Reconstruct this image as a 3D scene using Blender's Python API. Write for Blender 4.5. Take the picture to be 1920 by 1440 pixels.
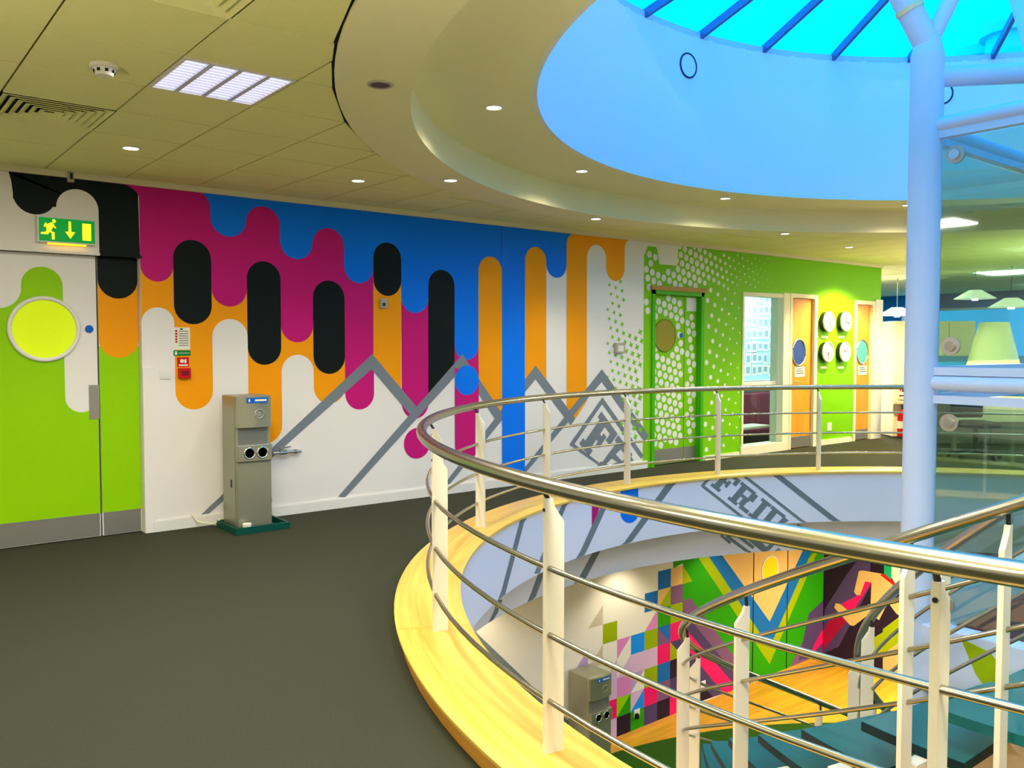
import bpy, bmesh, math, random
from mathutils import Vector, Matrix
random.seed(7)
PI = math.pi
scn = bpy.context.scene
COL = scn.collection
for o in list(bpy.data.objects):
    bpy.data.objects.remove(o)

# ------------------------------------------------------------------ camera
FPX, CZ = 1607.0, 1.5
YAW, PITCH = math.atan2(2007, 1607), math.atan2(71, 1607)
FH = Vector((math.cos(YAW), math.sin(YAW), 0)); RT = Vector((math.sin(YAW), -math.cos(YAW), 0)); UPV = Vector((0, 0, 1))
FWD = FH * math.cos(PITCH) - UPV * math.sin(PITCH); UPC = UPV * math.cos(PITCH) + FH * math.sin(PITCH)
CAMP = Vector((0, 0, CZ))
cam = bpy.data.cameras.new('camera'); co = bpy.data.objects.new('camera', cam); COL.objects.link(co)
cam.sensor_width = 36.0; cam.sensor_fit = 'HORIZONTAL'; cam.lens = FPX / 1920 * 36.0; cam.clip_start = 0.05
M = Matrix((RT, UPC, -FWD)).transposed().to_4x4(); M.translation = CAMP
co.matrix_world = M
scn.camera = co

# ------------------------------------------------------------------ world, exposure
scn.view_settings.view_transform = 'Standard'; scn.view_settings.look = 'None'
scn.view_settings.exposure = 0.0; scn.view_settings.gamma = 1.0; scn.view_settings.use_curve_mapping = False
w = bpy.data.worlds.new('evening_sky'); scn.world = w; w.use_nodes = True
nt = w.node_tree; bg = nt.nodes['Background']
tc = nt.nodes.new('ShaderNodeTexCoord'); vd = nt.nodes.new('ShaderNodeVectorMath'); vd.operation = 'DOT_PRODUCT'; rm = nt.nodes.new('ShaderNodeValToRGB')
vd.inputs[1].default_value = tuple(RT); mr = nt.nodes.new('ShaderNodeMapRange'); mr.inputs[1].default_value = -1.0; mr.inputs[2].default_value = 1.0
nt.links.new(tc.outputs['Generated'], vd.inputs[0]); nt.links.new(vd.outputs['Value'], mr.inputs[0]); nt.links.new(mr.outputs[0], rm.inputs[0]); nt.links.new(rm.outputs[0], bg.inputs[0])
rm.color_ramp.elements[0].position = 0.35; rm.color_ramp.elements[0].color = (0.0, 0.66, 1.0, 1)
rm.color_ramp.elements[1].position = 0.85; rm.color_ramp.elements[1].color = (0.0, 0.36, 1.0, 1)
bg.inputs[1].default_value = 3.1
WARM = (1.0, 0.86, 0.60); NEUT = (1.0, 0.94, 0.84)

def area(name, loc, size, power, col=NEUT, rot=(0, 0, 0), sy=None):
    l = bpy.data.lights.new(name, 'AREA'); l.energy = power; l.color = col; l.size = size
    if sy: l.shape = 'RECTANGLE'; l.size_y = sy
    o = bpy.data.objects.new(name, l); COL.objects.link(o); o.location = loc; o.rotation_euler = rot
    return o
def spot(name, loc, power, angle=100, blend=0.6, col=WARM, rot=(0, 0, 0), rad=0.05, parent=None):
    l = bpy.data.lights.new(name, 'SPOT'); l.energy = power; l.color = col; l.spot_size = math.radians(angle)
    l.spot_blend = blend; l.shadow_soft_size = rad
    o = bpy.data.objects.new(name, l); COL.objects.link(o); o.location = loc; o.rotation_euler = rot
    if parent: o.parent = parent; o.location = Vector(loc) - ORG[parent.name]
    return o
ORG = {}
# recessed ceiling panels (the seen one, unseen gallery ones added as fill, office, lower hall)
PANEL_W = 76
for p in ((1.58, 4.28), (-1.6, 4.28), (1.58, 1.1), (-1.6, 1.1), (1.58, -2.2), (4.6, -4.2), (8.2, -4.6), (12.2, -3.2), (12.9, 1.2), (12.4, 4.6)):
    area('panel_and_fill_light', (p[0], p[1], 2.785), 0.54, PANEL_W, NEUT)
for p in ((15.5, 8.5), (17.5, 3.5), (16, -1), (19.5, 7)):
    area('office_light', (p[0], p[1], 2.77), 0.8, 420, (1, 0.97, 0.88))
area('meeting_room_light', (11.2, 7.85, 2.7), 0.6, 90, (0.75, 0.92, 1.0))
for p in ((1, 4), (2, -1), (6.4, -4.2), (12, 0), (10.8, 4.6), (1, 6)):
    area('lower_panel_light', (p[0], p[1], -0.90), 0.6, 190, (1, 0.86, 0.58))
for p, e in (((7.35, 6.75), 50), ((9.0, 6.7), 38), ((10.6, 6.3), 60), ((5.2, 6.75), 38), ((11.2, 5.2), 40)):
    spot('lower_downlight', (p[0], p[1], -0.90), e, 115, 0.7, WARM)

# ------------------------------------------------------------------ materials
MATS = {}
def s2l(c):
    return tuple((v / 12.92 if v <= 0.04045 else ((v + 0.055) / 1.055) ** 2.4) for v in (x / 255 for x in c))
def mat(name, rgb, rough=0.6, metal=0.0, noise=0.0, nscale=40, bump=0.0, emit=None, estr=0.0, spec=0.12):
    m = bpy.data.materials.new(name); m.use_nodes = True; n = m.node_tree; b = n.nodes['Principled BSDF']
    c = s2l(rgb) + (1,)
    b.inputs['Base Color'].default_value = c; b.inputs['Roughness'].default_value = rough; b.inputs['Metallic'].default_value = metal
    b.inputs['Specular IOR Level'].default_value = spec
    if noise or bump:
        t = n.nodes.new('ShaderNodeTexCoord'); x = n.nodes.new('ShaderNodeTexNoise'); x.inputs['Scale'].default_value = nscale; x.inputs['Detail'].default_value = 3
        n.links.new(t.outputs['Object'], x.inputs['Vector'])
        if noise:
            r = n.nodes.new('ShaderNodeValToRGB')
            r.color_ramp.elements[0].color = tuple(max(0, v * (1 - noise)) for v in c[:3]) + (1,)
            r.color_ramp.elements[1].color = tuple(min(1, v * (1 + noise)) for v in c[:3]) + (1,)
            n.links.new(x.outputs['Fac'], r.inputs[0]); n.links.new(r.outputs[0], b.inputs['Base Color'])
        if bump:
            bp = n.nodes.new('ShaderNodeBump'); bp.inputs['Strength'].default_value = bump; bp.inputs['Distance'].default_value = 0.004
            n.links.new(x.outputs['Fac'], bp.inputs['Height']); n.links.new(bp.outputs[0], b.inputs['Normal'])
    if emit:
        b.inputs['Emission Color'].default_value = s2l(emit) + (1,); b.inputs['Emission Strength'].default_value = estr
    MATS[name] = m; return m
def wood(name, dark, light, sx, sy, rough=0.35, use_uv=True):
    m = bpy.data.materials.new(name); m.use_nodes = True; n = m.node_tree; b = n.nodes['Principled BSDF']
    t = n.nodes.new('ShaderNodeTexCoord'); mp = n.nodes.new('ShaderNodeMapping'); x = n.nodes.new('ShaderNodeTexNoise'); r = n.nodes.new('ShaderNodeValToRGB')
    mp.inputs['Scale'].default_value = (sx, sy, sy); x.inputs['Scale'].default_value = 1.0; x.inputs['Detail'].default_value = 5
    n.links.new(t.outputs['UV' if use_uv else 'Object'], mp.inputs[0]); n.links.new(mp.outputs[0], x.inputs['Vector']); n.links.new(x.outputs['Fac'], r.inputs[0])
    r.color_ramp.elements[0].position = 0.3; r.color_ramp.elements[0].color = s2l(dark) + (1,)
    r.color_ramp.elements[1].position = 0.7; r.color_ramp.elements[1].color = s2l(light) + (1,)
    n.links.new(r.outputs[0], b.inputs['Base Color']); b.inputs['Roughness'].default_value = rough
    MATS[name] = m; return m
def glass(name, tint, alpha_gloss=0.08, rough=0.02, edge=.45):
    m = bpy.data.materials.new(name); m.use_nodes = True; n = m.node_tree
    n.nodes.remove(n.nodes['Principled BSDF'])
    tr = n.nodes.new('ShaderNodeBsdfTransparent'); tr.inputs[0].default_value = s2l(tint) + (1,)
    gl = n.nodes.new('ShaderNodeBsdfGlossy'); gl.inputs['Roughness'].default_value = rough
    fr = n.nodes.new('ShaderNodeLayerWeight'); fr.inputs[0].default_value = .5
    pw = n.nodes.new('ShaderNodeMath'); pw.operation = 'POWER'; pw.inputs[1].default_value = 4.5; n.links.new(fr.outputs['Facing'], pw.inputs[0])
    ml = n.nodes.new('ShaderNodeMath'); ml.operation = 'MULTIPLY'; ml.inputs[1].default_value = edge; n.links.new(pw.outputs[0], ml.inputs[0])
    ad = n.nodes.new('ShaderNodeMath'); ad.operation = 'ADD'; ad.inputs[1].default_value = alpha_gloss; ad.use_clamp = True
    mx = n.nodes.new('ShaderNodeMixShader'); n.links.new(ml.outputs[0], ad.inputs[0]); n.links.new(ad.outputs[0], mx.inputs[0])
    n.links.new(tr.outputs[0], mx.inputs[1]); n.links.new(gl.outputs[0], mx.inputs[2]); n.links.new(mx.outputs[0], n.nodes['Material Output'].inputs[0])
    MATS[name] = m; return m
def emis(name, rgb, strength):
    m = bpy.data.materials.new(name); m.use_nodes = True; n = m.node_tree; n.nodes.remove(n.nodes['Principled BSDF'])
    e = n.nodes.new('ShaderNodeEmission'); e.inputs[0].default_value = s2l(rgb) + (1,); e.inputs[1].default_value = strength
    n.links.new(e.outputs[0], n.nodes['Material Output'].inputs[0]); MATS[name] = m; return m

white = mat('white_paint', (232, 228, 222), 0.55); black = mat('black_paint', (16, 24, 22), 0.55)
magenta = mat('magenta_paint', (196, 24, 118), 0.5); blue = mat('blue_paint', (0, 120, 244), 0.5); orange = mat('orange_paint', (246, 158, 4), 0.5)
lime = mat('lime_paint', (146, 206, 0), 0.5); grey = mat('grey_paint', (118, 128, 138), 0.55)
carpet = mat('carpet', (58, 60, 47), 0.95, noise=0.45, nscale=160, bump=0.5, spec=0.1)
tile_m = mat('ceiling_tile', (238, 234, 166), 0.85, noise=0.05, nscale=60)
grid_m = mat('ceiling_grid', (170, 158, 96), 0.6); plaster = mat('plaster', (246, 238, 192), 0.7); soffit_m = mat('soffit_plaster', (228, 220, 200), 0.7)
drum_m = mat('drum_paint', (238, 240, 242), 0.6); coving = mat('coving', (224, 214, 176), 0.6)
steel = mat('brushed_steel', (176, 172, 154), 0.27, 1.0); steel2 = mat('satin_steel', (178, 176, 168), 0.38, 0.9)
post_m = mat('post_enamel', (236, 228, 206), 0.4); tower_m = mat('tower_enamel_blue_cast', (196, 214, 248), 0.4)  # tower enamel: blue cast of the light put into the white's colour
plate_m = mat('kick_plate', (150, 146, 140), 0.4, 0.6); dark = mat('dark_gap', (30, 34, 30), 0.8); darkmetal = mat('dark_metal', (60, 60, 58), 0.4, 0.7)
kerb_w = wood('birch_ply', (236, 176, 62), (252, 212, 96), 1.2, 26, 0.38); kerb_side = wood('birch_edge', (196, 132, 40), (226, 168, 70), 1.2, 30, 0.4)
floor_w = wood('beech_floor', (194, 136, 28), (222, 168, 44), 1.4, 16, 0.35, False)
door_w = wood('orange_door', (226, 138, 20), (246, 164, 36), 14, 1.5, 0.45, False); tan_w = mat('tan_wood', (216, 172, 104), 0.5, noise=0.08, nscale=6)
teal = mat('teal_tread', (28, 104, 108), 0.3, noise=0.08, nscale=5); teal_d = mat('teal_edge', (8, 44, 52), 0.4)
green_c = mat('green_carpet', (40, 78, 14), 0.95, noise=0.25, nscale=90)
cooler_m = mat('cooler_grey', (158, 158, 138), 0.32, 0.6); cooler_d = mat('cooler_recess', (120, 122, 116), 0.4, 0.3); chrome = mat('chrome', (220, 220, 216), 0.12, 1.0)
tray_m = mat('green_tray', (10, 74, 62), 0.45); red = mat('red_plastic', (196, 24, 28), 0.4); dred = mat('dark_red', (120, 26, 34), 0.5)
paper = mat('paper', (236, 232, 214), 0.8); plastic_w = mat('white_plastic', (228, 226, 218), 0.4); greyplastic = mat('grey_plastic', (176, 172, 152), 0.45)
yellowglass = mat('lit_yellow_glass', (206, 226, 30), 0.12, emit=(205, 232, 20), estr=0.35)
orangeglass = mat('lit_amber_glass', (250, 180, 20), 0.2, emit=(255, 176, 10), estr=0.5)
signgreen = mat('sign_green', (0, 130, 50), 0.4, emit=(0, 150, 50), estr=0.6); signyellow = mat('sign_yellow', (250, 235, 40), 0.4, emit=(255, 235, 40), estr=1.0)
signglow = emis('sign_lamp', (255, 190, 40), 2.0)
bluedisc = mat('blue_sign', (20, 96, 190), 0.4); lamp_e = emis('lamp_glow', (255, 236, 200), 14); panel_e = emis("panel_tube", (238, 236, 255), 2.3)
louvre = mat('louvre_alu', (206, 206, 226), 0.5, 0.0); maroon = mat('maroon_seat', (128, 62, 78), 0.7); bluewall = mat('blue_office_wall', (24, 120, 190), 0.5)
bluedoorglass = mat('blue_door_glass', (40, 70, 150), 0.1); tealdoorglass = mat('teal_door_glass', (90, 180, 170), 0.1)
cream = mat('cream_laminate', (240, 232, 196), 0.5); sheetblue = mat('pale_blue_wall', (170, 206, 214), 0.7); sheetgrey = mat('printed_sheet', (150, 168, 170), 0.8)
bluedesk = mat('blue_screen_fabric', (30, 110, 160), 0.6); greenfab = mat('green_shade', (150, 190, 60), 0.6)
skyglass = glass('skylight_glass', (235, 248, 255), 0.01, 0.02, 0.0); towerglass = glass('lift_glass', (226, 241, 235), 0.11, 0.03); clearglass = glass('window_glass', (226, 240, 240), 0.03)
bar_b = mat('glazing_bar', (90, 104, 170), 0.4, 0.3)
tan = mat('tan_paint', (222, 182, 112), 0.55); olive = mat('olive_paint', (150, 170, 6), 0.55); dgreen = mat('green_paint', (40, 150, 8), 0.55)
purple = mat('purple_paint', (122, 84, 128), 0.55); indigo = mat('indigo_paint', (78, 62, 110), 0.55); nearblack = mat('aubergine_paint', (40, 26, 46), 0.55)
hotpink = mat('hot_pink_paint', (238, 24, 108), 0.5); lilac = mat('lilac_paint', (212, 178, 218), 0.55); pink = mat('pink_paint', (216, 132, 200), 0.55)
blue2 = mat('mid_blue_paint', (20, 104, 184), 0.5); brightblue = mat('bright_blue_paint', (10, 140, 245), 0.5); lavender = mat('lavender_paint', (178, 156, 214), 0.55); palegrey = mat('pale_grey_paint', (196, 186, 172), 0.55)
spotg = mat('leaf_green_paint', (122, 194, 0), 0.5)

# ------------------------------------------------------------------ projection helpers (photograph point -> point on a real surface)
def ray(x, y):
    return FWD + RT * ((x - 960) / FPX) + UPC * ((720 - y) / FPX)
def at_z(x, y, z):
    d = ray(x, y); return CAMP + d * ((z - CZ) / d.z)
def at_y(x, y, Y=7.166):
    d = ray(x, y); return CAMP + d * (Y / d.y)
def at_x(x, y, X):
    d = ray(x, y); return CAMP + d * (X / d.x)
CX, CY = 6.41, 1.5
def at_cyl(x, y, r, far=True):
    d = ray(x, y); ox, oy = -CX, -CY
    a = d.x * d.x + d.y * d.y; b = 2 * (ox * d.x + oy * d.y); c = ox * ox + oy * oy - r * r
    D = max(b * b - 4 * a * c, 0); t = (-b + (1 if far else -1) * math.sqrt(D)) / (2 * a); return CAMP + d * t
def cyl(phi, r, z):
    return Vector((CX + r * math.cos(math.radians(phi)), CY + r * math.sin(math.radians(phi)), z))

# ------------------------------------------------------------------ mesh builder
class MB:
    def __init__(self): self.v = []; self.f = []; self.m = []; self.uv = {}
    def add(self, vs, fs, mi=0):
        o = len(self.v); self.v += [Vector(p) for p in vs]
        for f in fs: self.f.append([i + o for i in f]); self.m.append(mi)
        return self
    def box(self, x0, x1, y0, y1, z0, z1, mi=0):
        vs = [(x0, y0, z0), (x1, y0, z0), (x1, y1, z0), (x0, y1, z0), (x0, y0, z1), (x1, y0, z1), (x1, y1, z1), (x0, y1, z1)]
        return self.add(vs, [(0, 3, 2, 1), (4, 5, 6, 7), (0, 1, 5, 4), (1, 2, 6, 5), (2, 3, 7, 6), (3, 0, 4, 7)], mi)
    def obox(self, c, ax, ay, az, sx, sy, sz, mi=0):
        c, ax, ay, az = Vector(c), Vector(ax).normalized() * sx / 2, Vector(ay).normalized() * sy / 2, Vector(az).normalized() * sz / 2
        vs = [c + ax * i + ay * j + az * k for k in (-1, 1) for j in (-1, 1) for i in (-1, 1)]
        return self.add(vs, [(0, 2, 3, 1), (4, 5, 7, 6), (0, 1, 5, 4), (1, 3, 7, 5), (3, 2, 6, 7), (2, 0, 4, 6)], mi)
    def cylz(self, c, r, z0, z1, n=24, mi=0, r2=None):
        r2 = r if r2 is None else r2
        vs = [(c[0] + r * math.cos(2 * PI * i / n), c[1] + r * math.sin(2 * PI * i / n), z0) for i in range(n)] + \
             [(c[0] + r2 * math.cos(2 * PI * i / n), c[1] + r2 * math.sin(2 * PI * i / n), z1) for i in range(n)]
        fs = [tuple(range(n))[::-1], tuple(range(n, 2 * n))] + [(i, (i + 1) % n, n + (i + 1) % n, n + i) for i in range(n)]
        return self.add(vs, fs, mi)
    def rod(self, a, b, r, n=12, mi=0, r2=None):
        return self.tube([a, b], r, n, mi, r2=r2)
    def tube(self, pts, r, n=12, mi=0, closed=False, r2=None):
        pts = [Vector(p) for p in pts]; N = len(pts); rings = []
        T = []
        for i in range(N):
            a = pts[(i - 1) % N] if (closed or i > 0) else pts[i]; b = pts[(i + 1) % N] if (closed or i < N - 1) else pts[i]
            T.append((b - a).normalized())
        up = Vector((0, 0, 1)) if abs(T[0].z) < 0.9 else Vector((1, 0, 0))
        vs = []
        for i in range(N):
            if abs(T[i].z) >= 0.98: u = T[i].cross(Vector((1, 0, 0)) if abs(T[i].x) < .5 else Vector((0, 1, 0))).normalized()
            else: u = T[i].cross(Vector((0, 0, 1))).normalized()
            vv = u.cross(T[i]).normalized()
            rr = r if r2 is None else r + (r2 - r) * i / (N - 1)
            vs += [pts[i] + (u * math.cos(2 * PI * k / n) + vv * math.sin(2 * PI * k / n)) * rr for k in range(n)]
        fs = []
        for i in range(N if closed else N - 1):
            j = (i + 1) % N
            fs += [(i * n + k, i * n + (k + 1) % n, j * n + (k + 1) % n, j * n + k) for k in range(n)]
        if not closed: fs += [tuple(range(n))[::-1], tuple((N - 1) * n + k for k in range(n))]
        return self.add(vs, fs, mi)
    def lathe(self, prof, phi0=0, phi1=360, n=120, mi=0, closed_prof=True, mis=None):
        """profile of (r, z) swept about the atrium axis; uv = (arc length, profile length)"""
        full = abs(phi1 - phi0) >= 359.9; K = len(prof); rows = n if full else n + 1; o = len(self.v)
        for i in range(rows):
            ph = phi0 + (phi1 - phi0) * i / n
            self.v += [cyl(ph, r, z) for r, z in prof]
        for i in range(n):
            j = (i + 1) % rows
            for k in range(K if closed_prof else K - 1):
                l = (k + 1) % K
                self.f.append([o + i * K + k, o + j * K + k, o + j * K + l, o + i * K + l]); self.m.append(mis[k] if mis else mi)
                a0, a1 = math.radians(phi0 + (phi1 - phi0) * i / n) * 4.5, math.radians(phi0 + (phi1 - phi0) * (i + 1) / n) * 4.5
                s0, s1 = prof[k][0] + prof[k][1], prof[l][0] + prof[l][1]
                self.uv[len(self.f) - 1] = [(a0, s0), (a1, s0), (a1, s1), (a0, s1)]
        if not full and closed_prof:
            self.f.append([o + k for k in range(K)][::-1]); self.m.append(mi); self.f.append([o + n * K + k for k in range(K)]); self.m.append(mi)
        return self
    def prism(self, poly, n, depth, mi=0):
        """polygon of 3-D points extruded by depth along n"""
        n = Vector(n).normalized() * depth; K = len(poly); a = [Vector(p) for p in poly]; b = [p + n for p in a]
        return self.add(a + b, [tuple(range(K))[::-1], tuple(range(K, 2 * K))] + [(i, (i + 1) % K, K + (i + 1) % K, K + i) for i in range(K)], mi)
    def disc(self, c, n, r, depth, seg=28, mi=0, ry=None):
        n = Vector(n).normalized(); u = n.cross(Vector((0, 0, 1)) if abs(n.z) < .9 else Vector((1, 0, 0))).normalized(); v = n.cross(u)
        return self.prism([Vector(c) + u * r * math.cos(2 * PI * i / seg) + v * (ry or r) * math.sin(2 * PI * i / seg) for i in range(seg)], n, depth, mi)
    def torus(self, c, n, R, r, seg=32, m=8, mi=0):
        n = Vector(n).normalized(); u = n.cross(Vector((0, 0, 1)) if abs(n.z) < .9 else Vector((1, 0, 0))).normalized(); v = n.cross(u)
        vs = []; 
        for i in range(seg):
            a = 2 * PI * i / seg; d = u * math.cos(a) + v * math.sin(a)
            vs += [Vector(c) + d * (R + r * math.cos(2 * PI * k / m)) + n * r * math.sin(2 * PI * k / m) for k in range(m)]
        fs = [(i * m + k, ((i + 1) % seg) * m + k, ((i + 1) % seg) * m + (k + 1) % m, i * m + (k + 1) % m) for i in range(seg) for k in range(m)]
        return self.add(vs, fs, mi)
    def build(self, name, mats, parent=None, loc=None, smooth=False, bevel=0):
        mats = mats if isinstance(mats, (list, tuple)) else [mats]
        org = ORG[parent.name] if parent else Vector(loc if loc is not None else (0, 0, 0))
        me = bpy.data.meshes.new(name)
        me.from_pydata([tuple(p - org) for p in self.v], [], self.f)
        for m_ in mats: me.materials.append(m_)
        me.polygons.foreach_set('material_index', self.m)
        if self.uv:
            ul = me.uv_layers.new(name='UVMap')
            for pi, uvs in self.uv.items():
                for li, u in zip(me.polygons[pi].loop_indices, uvs): ul.data[li].uv = u
        bm = bmesh.new(); bm.from_mesh(me); bmesh.ops.recalc_face_normals(bm, faces=bm.faces); bm.to_mesh(me); bm.free()
        if smooth:
            me.polygons.foreach_set('use_smooth', [True] * len(me.polygons)); me.set_sharp_from_angle(angle=math.radians(smooth if smooth > 1 else 40))
        o = bpy.data.objects.new(name, me); COL.objects.link(o)
        if parent: o.parent = parent; ORG[o.name] = ORG[parent.name]
        else: o.location = org; ORG[o.name] = org
        if bevel:
            b = o.modifiers.new('bevel', 'BEVEL'); b.width = bevel; b.segments = 2; b.limit_method = 'ANGLE'
        return o
def tag(o, label=None, cat=None, group=None, kind=None):
    if label: o['label'] = label
    if cat: o['category'] = cat
    if group: o['group'] = group
    if kind: o['kind'] = kind
    return o
def empty(name, loc, label=None, cat=None, group=None, kind=None):
    o = bpy.data.objects.new(name, None); COL.objects.link(o); o.location = loc; o.empty_display_size = .1; ORG[o.name] = Vector(loc)
    return tag(o, label, cat, group, kind)
def struct(mb, name, m, label=None, **k):
    return tag(mb.build(name, m, **k), label, None, None, 'structure')
def link_copy(src, parent, loc, rotz=0, name=None):
    o = src.copy(); COL.objects.link(o); o.parent = parent; o.location = loc; o.rotation_euler = (0, 0, rotz); return o

# ------------------------------------------------------------------ room shell
YW, ZC, ZF = 7.166, 2.807, -3.28
X0, X1, Y0, Y1 = -4.0, 22.0, -6.0, 12.0
def slab_hole(name, z0, z1, r, m, label, rect=(X0, X1, Y0, Y1), n=144):
    mb = MB(); inn = []; out = []
    corners = sorted(math.degrees(math.atan2(y - CY, x - CX)) % 360 for x in rect[:2] for y in rect[2:])
    angs = sorted(set([i * 360 / n for i in range(n)] + corners))
    for a in angs:
        c, s = math.cos(math.radians(a)), math.sin(math.radians(a))
        t = min(((rect[1] if c > 0 else rect[0]) - CX) / c if abs(c) > 1e-6 else 1e9, ((rect[3] if s > 0 else rect[2]) - CY) / s if abs(s) > 1e-6 else 1e9)
        inn.append((CX + r * c, CY + r * s)); out.append((CX + t * c, CY + t * s))
    K = len(angs); vs = [(x, y, z) for z in (z0, z1) for L in (inn, out) for x, y in L]; fs = []
    for i in range(K):
        j = (i + 1) % K
        fs += [(i, j, K + j, K + i), (2 * K + i, 3 * K + i, 3 * K + j, 2 * K + j), (i, 2 * K + i, 2 * K + j, j), (K + i, K + j, 3 * K + j, 3 * K + i)]
    mb.add(vs, fs); return struct(mb, name, m, label)
slab_hole('floor', -0.45, 0.0, 4.45, carpet, 'dark grey carpet of the upper gallery')
ceiling = slab_hole('ceiling', ZC + 0.02, ZC + 0.25, 4.9, grid_m, 'suspended ceiling of square cream tiles')
slab_hole('ceiling_lower', -0.86, -0.46, 4.76, soffit_m, 'lower hall ceiling')
struct(MB().box(X0, X1, Y0, Y1, ZF - 0.2, ZF), 'floor_lower', floor_w, 'orange beech floor of the lower hall')
mb = MB(); mb.cylz((CX, CY), 5.5, ZF, ZF + 0.008, 96)
struct(mb, 'floor_carpet_disc', green_c, 'dark green round carpet on the lower floor')

def wall_grid(xs, zs, holes, fn, th):
    """welded wall: fn(u, z, d) -> point; cells whose centre is in a hole are left out"""
    mb = MB(); idx = {}
    def vid(i, j, k):
        if (i, j, k) not in idx: idx[(i, j, k)] = len(mb.v); mb.v.append(Vector(fn(xs[i], zs[j], k * th)))
        return idx[(i, j, k)]
    def solid(i, j):
        if i < 0 or j < 0 or i >= len(xs) - 1 or j >= len(zs) - 1: return False
        cx_, cz_ = (xs[i] + xs[i + 1]) / 2, (zs[j] + zs[j + 1]) / 2
        return not any(h[0] < cx_ < h[1] and h[2] < cz_ < h[3] for h in holes)
    for i in range(len(xs) - 1):
        for j in range(len(zs) - 1):
            if not solid(i, j): continue
            q = lambda k: [vid(i, j, k), vid(i + 1, j, k), vid(i + 1, j + 1, k), vid(i, j + 1, k)]
            a, b = q(0), q(1); mb.f += [a, b[::-1]]; mb.m += [0, 0]
            for (di, dj, e) in ((-1, 0, (0, 3)), (1, 0, (1, 2)), (0, -1, (0, 1)), (0, 1, (3, 2))):
                if not solid(i + di, j + dj): mb.f.append([a[e[0]], a[e[1]], b[e[1]], b[e[0]]]); mb.m.append(0)
    return mb
DOOR1 = (0.62, 1.965, 0.0, 2.205); POLKA = (7.93, 8.92, 0.0, 2.20); WIN1 = (9.75, 10.80, 0.03, 2.235); OD1 = (10.86, 11.56, 0.0, 2.26); OD2 = (12.62, 13.22, 0.0, 2.22)
holes = [DOOR1, POLKA, WIN1, OD1, OD2]
xs = sorted(set([X0, 13.42] + [v for h in holes for v in h[:2]])); zs = sorted(set([0.0, ZC + .02] + [v for h in holes for v in h[2:]]))
wall_left = struct(wall_grid(xs, zs, holes, lambda u, z, d: (u, YW + d, z), 0.2), 'wall_left', white, 'long gallery wall painted with the dripping mural')
wall_low = struct(MB().box(X0, 11.95, YW, YW + 0.2, ZF, -0.86), 'wall_left_lower', white, 'lower hall wall with the checkered mural')
wall_lowr = struct(MB().box(11.86, 11.96, -6, YW, ZF, -0.86), 'wall_right_lower', nearblack, 'lower hall end wall with dark mural')
# outer envelope
struct(MB().box(X0 - .2, X0, Y0, Y1, ZF, 3.1), 'wall_back', white)
struct(MB().box(X0, X1, Y0 - .2, Y0, ZF, 3.1), 'wall_near', white)
struct(MB().box(X0, X1, Y1, Y1 + .2, ZF, 3.1), 'wall_far', bluewall)
WO = [(-3.4, -0.6, 0.95, 2.45), (0.2, 3.2, 0.95, 2.45), (4.0, 7.2, 0.95, 2.45), (8.0, 11.2, 0.95, 2.45)]
xs = sorted(set([Y0, Y1] + [v for h in WO for v in h[:2]])); zs = sorted(set([ZF, 3.1] + [v for h in WO for v in h[2:]]))
struct(wall_grid(xs, zs, WO, lambda u, z, d: (X1 + d, u, z), 0.2), 'wall_right', bluewall, 'blue office wall with windows')
for k, h in enumerate(WO):
    wn = empty('window_%d' % (k + 3), (X1, (h[0] + h[1]) / 2, h[2]), None, None, None, 'structure')
    MB().box(X1 + .08, X1 + .1, h[0], h[1], h[2], h[3]).build('pane', clearglass, wn)
    f = MB(); f.box(X1 + .05, X1 + .13, h[0], h[0] + .06, h[2], h[3]); f.box(X1 + .05, X1 + .13, h[1] - .06, h[1], h[2], h[3]); f.box(X1 + .05, X1 + .13, h[0], h[1], h[2], h[2] + .06); f.box(X1 + .05, X1 + .13, h[0], h[1], h[3] - .06, h[3])
    f.build('window_frame', plastic_w, wn)
# walls of the rooms behind the mural wall
struct(MB().box(9.25, 9.33, YW + .2, 8.45, 0, ZC), 'wall_meeting_left', white)
struct(MB().box(12.5, 12.58, YW + .2, 8.45, 0, ZC), 'wall_meeting_right', white)
struct(MB().box(9.33, 12.5, 8.35, 8.45, 0, ZC), 'wall_meeting_back', sheetblue, 'pale blue meeting room wall behind the window')
struct(MB().box(13.3, 13.42, YW + .2, Y1, 0, ZC), 'wall_office_end', white)

# ring walls: fascia, soffit, lower band in one profile
mb = MB(); mb.lathe([(4.40, 0.075), (4.40, -0.47), (4.73, -0.47), (4.73, -0.862), (4.80, -0.862), (4.80, -0.44), (4.5, -0.44), (4.5, 0.0), (4.46, 0.075)], n=640)
ring_wall = struct(mb, 'wall_ring', mat('fascia_paint', (236, 232, 248), 0.6), 'white curved fascia round the floor opening', smooth=40)
# kerb in segments
kerb = empty('trim_1', (CX, CY, 0), 'birch plywood kerb ring round the floor opening', None, None, 'structure')
mb = MB(); mb.lathe([(4.405, 0.0), (4.715, 0.0), (4.715, 0.078), (4.405, 0.078)], n=160); mb.build('kerb_face', kerb_side, kerb, smooth=40)
for k in range(11):
    a = 153.5 + k * 360 / 11
    mb = MB(); mb.lathe([(4.372, 0.078), (4.738, 0.078), (4.742, 0.084), (4.742, 0.097), (4.735, 0.102), (4.379, 0.102), (4.372, 0.097)], a + .03, a + 360 / 11 - .03, 18)
    mb.build('kerb_board', kerb_w, kerb, smooth=40)
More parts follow.
